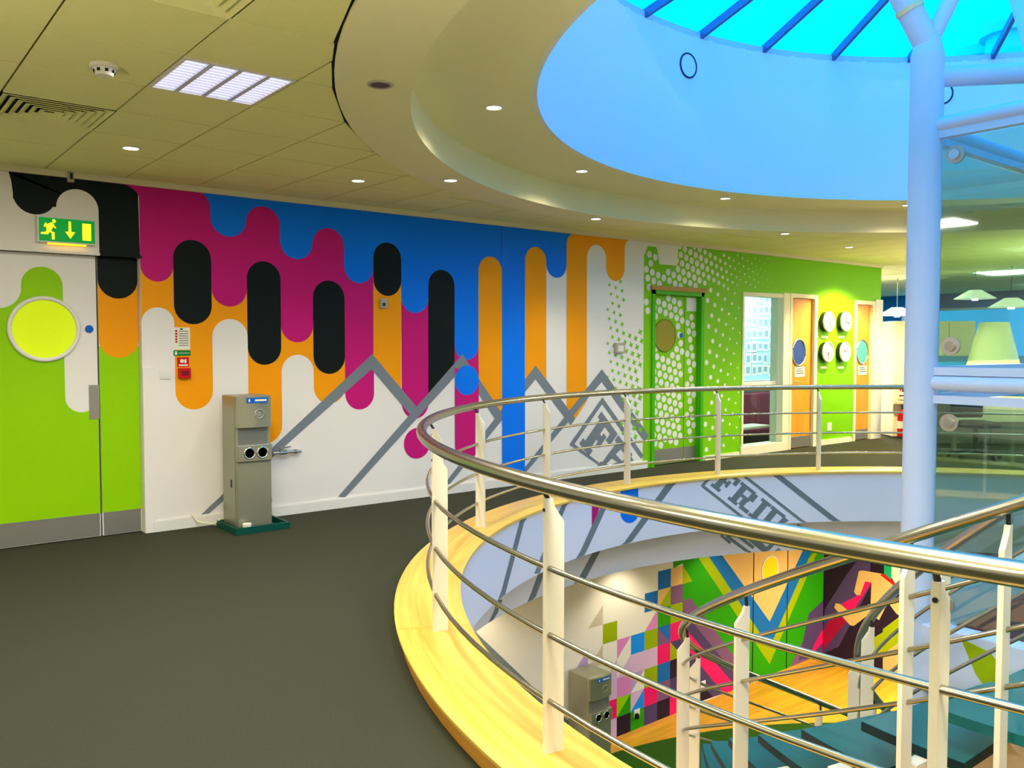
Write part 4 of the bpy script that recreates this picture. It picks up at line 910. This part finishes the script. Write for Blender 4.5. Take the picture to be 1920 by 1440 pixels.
# ------------------------------------------------------------------ helical stair
st = empty('spiral_stair', (CX, CY, ZF), 'curved stair with teal treads and steel handrails wrapping the lift tower', 'stair')
OS = ORG[st.name]
RO, RI = 2.83, 1.86; K0 = 170.0; RISE = .1895; STEP = 7.5; SPAN = 9.6
rail_z = lambda ph: .815 + .0252 * (ph - 180)
def wedge(a0, a1, r0, r1, z0, z1, n=4):
    b = MB(); vs = []
    for i in range(n + 1):
        a = math.radians(a0 + (a1 - a0) * i / n)
        vs += [Vector((r_ * math.cos(a), r_ * math.sin(a), z)) + OS for r_, z in ((r0, z0), (r1, z0), (r1, z1), (r0, z1))]
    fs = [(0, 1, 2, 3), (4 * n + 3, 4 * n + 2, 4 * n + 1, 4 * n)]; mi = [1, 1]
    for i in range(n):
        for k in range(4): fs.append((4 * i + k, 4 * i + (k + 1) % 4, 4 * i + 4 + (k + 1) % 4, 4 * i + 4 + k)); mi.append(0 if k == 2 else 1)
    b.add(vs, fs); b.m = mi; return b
tread0 = arm0 = None
nst = 17
for k in range(-16, 1):
    z = -.2 + RISE * k - ZF; a = K0 + STEP * k
    if tread0 is None:
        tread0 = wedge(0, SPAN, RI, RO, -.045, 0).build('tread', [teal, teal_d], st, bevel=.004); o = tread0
        bq = MB(); bq.add([Vector(v) + OS for v in ((RI - .05, -.03, -.10), (RI - .05, .03, -.10), (RI - .05, .03, -.046), (RI - .05, -.03, -.046), (RO + .09, -.03, -.075), (RO + .09, .03, -.075), (RO + .09, .03, -.046), (RO + .09, -.03, -.046))], [(0, 1, 2, 3), (7, 6, 5, 4), (0, 4, 5, 1), (1, 5, 6, 2), (2, 6, 7, 3), (3, 7, 4, 0)])
        arm0 = bq.build('tread_arm', post_m, st); m_ = arm0
    else:
        o = link_copy(tread0, st, (0, 0, 0)); m_ = link_copy(arm0, st, (0, 0, 0))
    o.location = (0, 0, z); o.rotation_euler = (0, 0, math.radians(a)); m_.location = (0, 0, z); m_.rotation_euler = (0, 0, math.radians(a + 6.0))
ld = MB(); ld.lathe([(RI, -.055), (RO, -.055), (RO, -.011), (RI, -.011)], 177.5, 222, 24); ld.build('landing_tread', teal, st)
ld = MB(); ld.lathe([(RO, -.055), (4.38, -.055), (4.38, -.011), (RO, -.011)], 190, 222, 16); ld.build('landing_bridge', teal, st)
# stringer under the treads
def helix(r_, z_of, a0, a1, n=80): return [cyl(a0 + (a1 - a0) * i / n, r_, z_of(a0 + (a1 - a0) * i / n)) for i in range(n + 1)]
tz = lambda ph: -.2 + RISE / STEP * (ph - K0) 
def helix_plate(r0, r1, zf, h, a0, a1, n=70):
    b = MB(); vs = []
    for i in range(n + 1):
        ph = a0 + (a1 - a0) * i / n; z = zf(ph); vs += [cyl(ph, r0, z), cyl(ph, r1, z), cyl(ph, r1, z + h), cyl(ph, r0, z + h)]
    fs = [(0, 1, 2, 3), (4 * n, 4 * n + 1, 4 * n + 2, 4 * n + 3)] + [(4 * i + k, 4 * i + (k + 1) % 4, 4 * i + 4 + (k + 1) % 4, 4 * i + 4 + k) for i in range(n) for k in range(4)]
    return b.add(vs, fs)
helix_plate(2.30, 2.44, lambda p: tz(p) - .42, .17, 52, 182).build('stringer', post_m, st, smooth=40)
# rails and posts
for nm, r_, dz_, rad in (('handrail', 2.965, 0, .027), ('rail_bar', 2.965, -.25, .0105), ('rail_bar', 2.965, -.47, .0105), ('rail_bar', 2.965, -.69, .0105)):
    ze = 1.035 + dz_; run = helix(r_, lambda p: rail_z(p) + dz_, 56, 187.5) + smooth_path([cyl(190, 3.06, ze - .02), cyl(191.5, 3.4, ze), cyl(192, 4.0, ze), cyl(192, 4.56, ze)], 5)
    MB().tube(run, rad, 14).build(nm, steel, st, smooth=60)
for nm, r_, dz_, rad in (('inner_handrail', 1.80, .09, .027), ('inner_rail_bar', 1.79, -.16, .0105), ('inner_rail_bar', 1.79, -.38, .0105), ('inner_rail_bar', 1.79, -.60, .0105)):
    MB().tube(helix(r_, lambda p: rail_z(p) + dz_, 56, 190), rad, 14).build(nm, steel2, st, smooth=60)
def stair_post(ph, r_in, r_out, zb, zt):
    q = MB(); u = Vector((math.cos(math.radians(ph)), math.sin(math.radians(ph)), 0)); v = Vector((-u.y, u.x, 0)); c = Vector((CX, CY, 0))
    pr = [(r_in, zb), (r_out, zb), (r_out, zt - .09), (r_in + .036, zt - .03), (r_in + .028, zt), (r_in, zt)]
    q.add([c + u * r_ + v * s * .011 + Vector((0, 0, z)) for s in (-1, 1) for r_, z in pr], [(5, 4, 3, 2, 1, 0), (6, 7, 8, 9, 10, 11)] + [(i, (i + 1) % 6, 6 + (i + 1) % 6, 6 + i) for i in range(6)])
    o = q.build('post', post_m, st, bevel=.002)
    MB().rod(c + u * (r_in + .014) + Vector((0, 0, zt - .005)), c + u * (r_in + .018) + Vector((0, 0, zt + .05)), .009, 10).build('rail_bracket', darkmetal, o)
    return o
for ph in (183.2, 176.0, 156.2, 134.5, 115, 95, 75, 58): stair_post(ph, 2.925, 3.005, max(rail_z(ph) - 1.02, ZF), rail_z(ph) - .07)
stair_post(191.8, 3.72, 3.80, 0.0, .97)
for ph in (160, 136, 120, 98, 76, 58): stair_post(ph, 1.785, 1.86, max(rail_z(ph) - .95, ZF), rail_z(ph) + .02)

# ------------------------------------------------------------------ lift tower in the well
AX, AY = 5.40, 2.61
BX, BY = 2 * CX - AX, 2 * CY - AY
lt = empty('lift_tower', (CX, CY, ZF), 'white steel and glass lift tower standing in the stairwell', 'lift tower')
for (x, y) in ((AX, AY), (AX, BY), (BX, AY), (BX, BY)):
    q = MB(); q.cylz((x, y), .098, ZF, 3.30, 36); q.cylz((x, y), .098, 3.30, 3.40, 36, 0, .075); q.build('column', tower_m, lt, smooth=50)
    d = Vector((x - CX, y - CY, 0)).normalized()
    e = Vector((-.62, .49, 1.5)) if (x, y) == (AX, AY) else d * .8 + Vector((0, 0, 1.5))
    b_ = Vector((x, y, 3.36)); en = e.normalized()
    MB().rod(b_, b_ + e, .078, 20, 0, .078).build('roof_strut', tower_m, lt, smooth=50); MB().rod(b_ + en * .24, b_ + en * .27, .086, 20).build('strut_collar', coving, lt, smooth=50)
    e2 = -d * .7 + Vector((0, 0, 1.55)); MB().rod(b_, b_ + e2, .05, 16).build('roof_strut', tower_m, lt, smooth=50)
def beams(z, r_, name='cross_beam'):
    for a, b in (((AX, AY), (AX, BY)), ((AX, AY), (BX, AY)), ((BX, BY), (AX, BY)), ((BX, BY), (BX, AY))):
        MB().rod((a[0], a[1], z), (b[0], b[1], z), r_, 18).build(name, tower_m, lt, smooth=50)
beams(2.86, .05); beams(1.27, .05)
MB().rod((AX, AY, 3.17), (BX, BY, 3.17), .062, 18).build('diagonal_beam', tower_m, lt, smooth=50)
for z in (2.80, 1.345, 1.17):
    MB().box(AX - .03, AX + .03, BY, AY, z - .025, z + .025).build('glazing_rail', tower_m, lt); MB().box(AX, BX, AY - .03, AY + .03, z - .025, z + .025).build('glazing_rail', tower_m, lt)
# landing edge beams at floor level
MB().box(AX - .07, AX + .07, BY, AY, -.66, -.24).build('edge_beam', tower_m, lt, bevel=.01); MB().box(AX, BX, AY - .08, AY + .08, -.36, -.10).build('edge_beam', tower_m, lt, bevel=.03)
MB().box(AX, BX, BY - .07, BY + .07, -.66, -.24).build('edge_beam', tower_m, lt); MB().box(BX - .07, BX + .07, BY, AY, -.66, -.24).build('edge_beam', tower_m, lt)
q = MB()
ym = AY - .5
for pts in ([(ym + .19, -.27), (ym + .02, -.31), (ym - .13, -.47), (ym - .22, -.64), (ym - .05, -.64), (ym + .10, -.46)],):
    q.prism([(AX - .071, y, z) for y, z in pts], (-1, 0, 0), .002)
q.build('green_patch', mat('patch_green', (150, 180, 10), .5), lt)  # yellow-green patch on the face of the edge beam
# glass
def gpane(x0, x1, y0, y1, z0, z1): MB().box(x0, x1, y0, y1, z0, z1).build('glass_pane', towerglass, lt)
for z0, z1 in ((1.40, 2.76), (-.20, 1.13), (-3.1, -.75)):
    gpane(AX - .016, AX - .004, BY + .12, AY - .11, z0, z1); gpane(BX + .004, BX + .016, BY + .12, AY - .11, z0, z1)
    gpane(AX + .12, BX - .12, AY + .004, AY + .016, z0, z1); gpane(AX + .12, BX - .12, BY - .016, BY - .004, z0, z1)
for z in (2.66, 1.50, 1.03, -.10):
    for y in (AY - .19, BY + .19):
        fx = MB().disc((AX - .016, y, z), (-1, 0, 0), .055, .012, 28).build('glass_fixing', steel2, lt, smooth=40); MB().disc((AX - .028, y, z), (-1, 0, 0), .03, .014, 24).build('fixing_cap', chrome, fx, smooth=40)
# lift car far below / machine box
MB().box(AX + .2, BX - .2, BY + .2, AY - .2, ZF + .05, ZF + 2.15).build('lift_car', mat('car_panel', (206, 208, 170), .4), lt)

# ------------------------------------------------------------------ paint on the curved fascia and band
class CylPaint:
    def __init__(self): self.mb = MB(); self.mats = []
    def mi(self, m):
        if m not in self.mats: self.mats.append(m)
        return self.mats.index(m)
    def px(self, poly, m, r_, layer, zmin, zmax):
        xs_ = [p[0] for p in poly]; x = min(xs_); hi = max(xs_); step = 7.0
        n = max(1, int((hi - x) / step)); 
        for i in range(n):
            a, b = x + (hi - x) * i / n, x + (hi - x) * (i + 1) / n; q = poly
            for lim, sg in ((a, 1), (b, -1)):
                out = []
                for k in range(len(q)):
                    p, s = q[k], q[(k + 1) % len(q)]; fp, fs = sg * (p[0] - lim), sg * (s[0] - lim)
                    if fp >= -1e-9: out.append(p)
                    if fp * fs < -1e-12: t = fp / (fp - fs); out.append((p[0] + (s[0] - p[0]) * t, p[1] + (s[1] - p[1]) * t))
                q = out
            if len(q) < 3: continue
            rr = r_ - .0006 * layer - .00001 * (len(self.mb.f) % 50)
            vs = [at_cyl(px_, py_, rr) for px_, py_ in q]
            # keep the paint inside the surface's height
            vs = [Vector((v.x, v.y, min(max(v.z, zmin), zmax))) for v in vs]
            self.mb.add(vs, [tuple(range(len(vs)))], self.mi(m))
FA = (4.40, 1, -.468, .074); BA = (4.73, 1, -.860, -.472)
cp_ = CylPaint()
def c1p(x, y): return (840 + x / 3.272, 880 + y / 3.272)
def c8p(x, y): return (1140 + x / 3.31, 680 + y / 3.31)
def strip(p, q, w0, w1, m, S_, cv):
    a, b = cv(*p), cv(*q); cp_.px([(a[0] - w0 / 2, a[1]), (a[0] + w0 / 2, a[1]), (b[0] + w1 / 2, b[1]), (b[0] - w1 / 2, b[1])], m, *S_)
strip((475, 240), (320, 830), 9, 9, grey, FA, c1p); strip((320, 800), (262, 960), 9, 9, grey, BA, c1p)
strip((735, 160), (545, 640), 10, 10, grey, FA, c1p); strip((600, 560), (505, 825), 12, 11, grey, BA, c1p)
strip((1015, 100), (805, 560), 12, 12, grey, FA, c1p); strip((925, 480), (790, 730), 13, 14, grey, BA, c1p)
strip((1380, 70), (1080, 480), 16, 13, grey, FA, c1p)
b_ = [c1p(1058, 60), c1p(1168, 50), c1p(1168, 260)] + [c1p(1113 + 55 * math.cos(math.radians(a)), 268 + 62 * math.sin(math.radians(a))) for a in range(15, 180, 15)] + [c1p(1058, 262)]
cp_.px(b_, blue, 4.40, 2, -.468, .074)
cp_.px([c1p(882, 150), c1p(960, 150), c1p(882, 370)], magenta, *FA)
# FRID lettering and frame on the fascia
F0 = Vector((1317, 911)); DU = Vector((125, 98)); DV = Vector((41, -48))
ff = lambda u, v: tuple(F0 + DU * u + DV * v)
def fline(a, b, t): 
    a, b = Vector(ff(*a)), Vector(ff(*b)); n = (b - a).normalized(); n = Vector((-n.y, n.x)) * t / 2; cp_.px([tuple(a + n), tuple(b + n), tuple(b - n), tuple(a - n)], grey, *FA)
fline((0, 0), (1.25, 0), 5.5); fline((0, -.03), (0, 1.15), 5.5); fline((-.1, 1.0), (1.45, 1.0), 5.5); fline((-.2, 1.62), (1.75, 1.62), 10)
LS = .30
letters('FRID', lambda u, v: ff(.07 + u * LS, .16 + v * .66), lambda q: cp_.px(q, grey, 4.40, 2, -.468, .074), 0, .05, .012)
# continuation on the lower band
for a, b, t in (((735, 1075), (890, 1190), 6), ((800, 1070), (905, 1150), 6), ((1170, 1010), (1225, 1045), 8), ((700, 1070), (760, 1120), 5)):
    a, b = Vector(c8p(*a)), Vector(c8p(*b)); n = (b - a).normalized(); n = Vector((-n.y, n.x)) * t / 2; cp_.px([tuple(a + n), tuple(b + n), tuple(b - n), tuple(a - n)], grey, *BA)
for poly in ([(870, 1105), (925, 1085), (1000, 1160), (965, 1180)], [(950, 1175), (1010, 1120), (1030, 1135), (985, 1182)], [(1035, 1165), (1060, 1150), (1075, 1170), (1040, 1176)]): cp_.px([c8p(*p) for p in poly], grey, *BA)
o = cp_.mb.build('mural_paint', cp_.mats, ring_wall); o['label'] = 'grey peaks, blue drip and slab lettering painted on the curved fascia'

# ------------------------------------------------------------------ lower mural: checkers and chevrons
L = Paint(('y', YW))
gx = lambda i: 6.637 + .2417 * i
gz = lambda j: -3.235 + .2385 * j
def cell(i, j, m, tri=None, ly=1):
    a, b, c, d = (gx(i), gz(j)), (gx(i + 1), gz(j)), (gx(i + 1), gz(j + 1)), (gx(i), gz(j + 1))
    L.poly({None: [a, b, c, d], 'LR': [a, b, c], 'UL': [a, c, d], 'UR': [b, c, d], 'LL': [a, b, d]}[tri], m, ly)
for i, j, m, t in ((0, 4, lavender, 'LR'), (1, 6, palegrey, 'LR'), (1, 4, palegrey, 'LR'), (2, 5, olive, None), (2, 3, lilac, 'LR'), (2, 2, lilac, None), (2, 1, hotpink, None), (2, 0, lilac, None),
                   (3, 4, pink, 'UL'), (3, 3, lilac, 'LR'), (3, 2, pink, None), (3, 1, lime, 'UL'), (3, 1, dgreen, 'LR'), (3, 0, nearblack, None),
                   (4, 4, brightblue, None), (4, 3, lilac, None), (4, 2, lavender, 'UL'), (4, 1, lilac, 'UL'), (4, 1, brightblue, 'LR'), (4, 0, dgreen, None),
                   (5, 6, blue2, None), (5, 5, pink, 'LR'), (5, 4, olive, None), (5, 3, lilac, None), (5, 2, olive, None), (5, 1, hotpink, None), (5, 0, indigo, None),
                   (6, 7, blue2, None), (6, 6, tan, None), (6, 5, dgreen, None), (6, 4, blue2, 'UR'), (6, 4, purple, 'LL'), (6, 3, hotpink, None), (6, 2, blue2, None), (6, 1, purple, None), (6, 0, nearblack, None),
                   (7, 7, tan, None), (7, 6, purple, None), (7, 5, olive, None), (7, 4, hotpink, None), (7, 3, olive, 'LL'), (7, 3, indigo, 'UR'), (7, 2, nearblack, None), (7, 1, indigo, None), (7, 0, hotpink, None)):
    cell(i, j, m, t)
cell(6, 6, olive, 'LR', 2)
L.px([(1262, 1066), (1280, 1056), (1280, 1020), (1262, 1020)], dgreen, 1)
c3 = lambda pts: [(1280 + x / 4.236, 1000 + y / 4.236) for x, y in pts]
B3 = 1460
L.px(c3([(0, 0), (1120, 0), (1120, 970), (0, 1380)]), dgreen, 1)
L.px(c3([(0, 250), (75, 380), (0, 405)]), olive, 2)
L.px(c3([(60, 100), (200, 100), (690, 905), (690, 1040)]), olive, 2); L.px(c3([(690, 905), (1000, 200), (1090, 100), (690, 1040)]), olive, 2)
L.px(c3([(150, 100), (270, 100), (690, 700), (690, 905)]), blue2, 3); L.px(c3([(690, 700), (960, 100), (1040, 100), (690, 905)]), blue2, 3)
L.px(c3([(260, 100), (970, 100), (690, 700)]), tan, 4)
L.px(c3([(0, 540), (60, 510), (420, 990), (420, 1240), (0, 1380)]), purple, 2)
L.px(c3([(0, 600), (40, 660), (400, 1100), (400, 1245), (0, 1380)]), indigo, 3)
L.px(c3([(0, 700), (60, 800), (400, 1190), (400, 1250), (330, 1275), (0, 880)]), hotpink, 4)
L.px(c3([(60, 1100), (240, 1300), (0, 1385), (0, 1150)]), nearblack, 4)
L.px(c3([(420, 1000), (540, 1090), (540, 1200), (420, 1240)]), indigo, 3)
L.px(c3([(1330, 100), (1420, 100), (1420, 700), (1000, 1000), (850, 1060)]), purple, 2)
L.px(c3([(1000, 640), (1330, 330), (1330, 900), (920, 1010)]), indigo, 3)
L.px(c3([(1060, 850), (1200, 620), (1330, 640), (1000, 985)]), hotpink, 4)
L.px([(880, 1170), (897, 1190), (1016, 1304), (1100, 1384), (1060, 1400), (860, 1200)], grey, 1)
L.build(wall_low, 'checkered and chevron mural in green, blue, pink and purple')
# right-hand dark mural wall
XR = 11.86
R_ = Paint(('x', XR))
R_.px(c3([(1130, 600), (1300, 330), (1400, 200), (1490, 200), (1490, 420), (1240, 900), (1100, 960)]), indigo, 1)
R_.px(c3([(1060, 850), (1200, 640), (1310, 690), (1090, 960), (985, 985)]), mat('crimson_paint', (160, 20, 60), .5), 2)
R_.px(c3([(1380, 500), (1440, 380), (1500, 390), (1340, 640), (1260, 560)]), hotpink, 2)
for poly in ([(1400, 300), (1430, 295), (1450, 380), (1410, 490), (1380, 490), (1362, 465)], [(1430, 295), (1580, 320), (1690, 430), (1560, 690), (1490, 640), (1500, 390), (1440, 380)],
             [(1205, 590), (1215, 555), (1250, 560), (1345, 640), (1480, 560), (1510, 620), (1360, 735), (1330, 730)], [(1640, 560), (1720, 500), (1740, 660), (1700, 640)]):
    R_.px(c3(poly), tan, 3)
R_.px(c3([(1570, 330), (1590, 315), (1700, 400), (1690, 425)]), red, 4)
R_.px(c3([(1600, 250), (1660, 250), (1660, 370), (1600, 320)]), mat('mint_paint', (20, 170, 110), .5), 3)
R_.px(c3([(1660, 250), (1745, 250), (1745, 410), (1690, 400), (1660, 350)]), cream, 4)
R_.px(c3([(1590, 760), (1725, 660), (1725, 860), (1590, 960)]), olive, 2); R_.px(c3([(1480, 850), (1600, 780), (1600, 960), (1480, 980)]), olive, 2)
R_.px(c3([(1590, 960), (1760, 830), (1760, 1170), (1590, 1110)]), tan, 1)
R_.build(wall_lowr, 'dark purple mural with tan angular shapes')
# lower door in the mural wall (leaf flush, seams and round amber window)
d5 = empty('door_5', (10.46, YW, ZF), 'mural painted door with round amber window in the lower hall', 'door', None, 'structure')
xa, xb = at_y(1412, 1150).x, at_y(1475, 1150).x
q = MB(); q.box(xa - .012, xa + .004, YW - .006, YW, ZF, -.87); q.box(xb - .004, xb + .012, YW - .006, YW, ZF, -.87); q.build('door_seam', dark, d5)
c = at_y(1443, 1068); MB().disc((c.x, YW - .004, c.z), (0, -1, 0), .185, .006, 36, 0, .205).build('vision_glass', orangeglass, d5); MB().torus((c.x, YW - .006, c.z), (0, -1, 0), .195, .012, 40, 8).build('vision_ring', plastic_w, d5, smooth=60)
for (px_, py_, lab) in ((1193, 1336, 'white socket with black plug on the green square downstairs'), (1317, 1283, 'white socket plate low on the dark purple lower wall')):
    c = at_y(px_, py_); s_ = empty('wall_socket', (c.x, YW, c.z), lab, 'socket'); MB().box(c.x - .05, c.x + .05, YW - .014, YW - .004, c.z - .045, c.z + .045).build('plate', plastic_w, s_)
    if px_ < 1200: MB().box(c.x - .04, c.x + .0, YW - .05, YW - .014, c.z - .06, c.z).build('plug', black, s_)
    else: MB().box(c.x - .02, c.x + .02, YW - .018, YW - .014, c.z, c.z + .02).build('rocker', plastic_w, s_)
# lower cooler
pl = at_y(1112, 1260, 6.85)
cooler(6.54, YW - .03, ZF + .016, 'grey water cooler downstairs beside the checkered mural', W_=.34, Dp=.36, Hh=1.06)
pts = [(6.44, YW - .03, -2.6), (6.42, YW - .06, -2.9), (6.44, YW - .1, -3.1), (6.42, YW - .05, ZF + .02)]
tag(MB().tube(smooth_path(pts), .006, 8).build('power_cable', black, smooth=60), 'black cable hanging behind the downstairs water cooler', 'cable')
# soft seats seen below through the stair
sp_ = at_z(1850, 1310, ZF + .2); sp_ = perp(1852, 9.0)
ps = empty('round_armchair', Vector((sp_.x, sp_.y, ZF)), 'cream rounded armchair in the lower hall behind the stair', 'armchair')
def ball(c, rx, ry, rz, n=20, m=12):
    b = MB(); vs = [Vector((c[0], c[1], c[2] - rz))]
    for j in range(1, m):
        t = -PI / 2 + PI * j / m; vs += [Vector((c[0] + rx * math.cos(t) * math.cos(2 * PI * i / n), c[1] + ry * math.cos(t) * math.sin(2 * PI * i / n), c[2] + rz * math.sin(t))) for i in range(n)]
    vs.append(Vector((c[0], c[1], c[2] + rz))); fs = [(0, 1 + (i + 1) % n, 1 + i) for i in range(n)]
    for j in range(m - 2): fs += [(1 + j * n + i, 1 + j * n + (i + 1) % n, 1 + (j + 1) * n + (i + 1) % n, 1 + (j + 1) * n + i) for i in range(n)]
    e = len(vs) - 1; fs += [(1 + (m - 2) * n + i, 1 + (m - 2) * n + (i + 1) % n, e) for i in range(n)]
    return b.add(vs, fs)
ball((sp_.x, sp_.y, ZF + .55), .55, .55, .5).build('shell', cream, ps, smooth=80); MB().cylz(sp_, .3, ZF, ZF + .1, 28).build('base', steel2, ps, smooth=40)
ball((sp_.x - .2, sp_.y - .3, ZF + .5), .32, .32, .12).build('cushion', greenfab, ps, smooth=80)
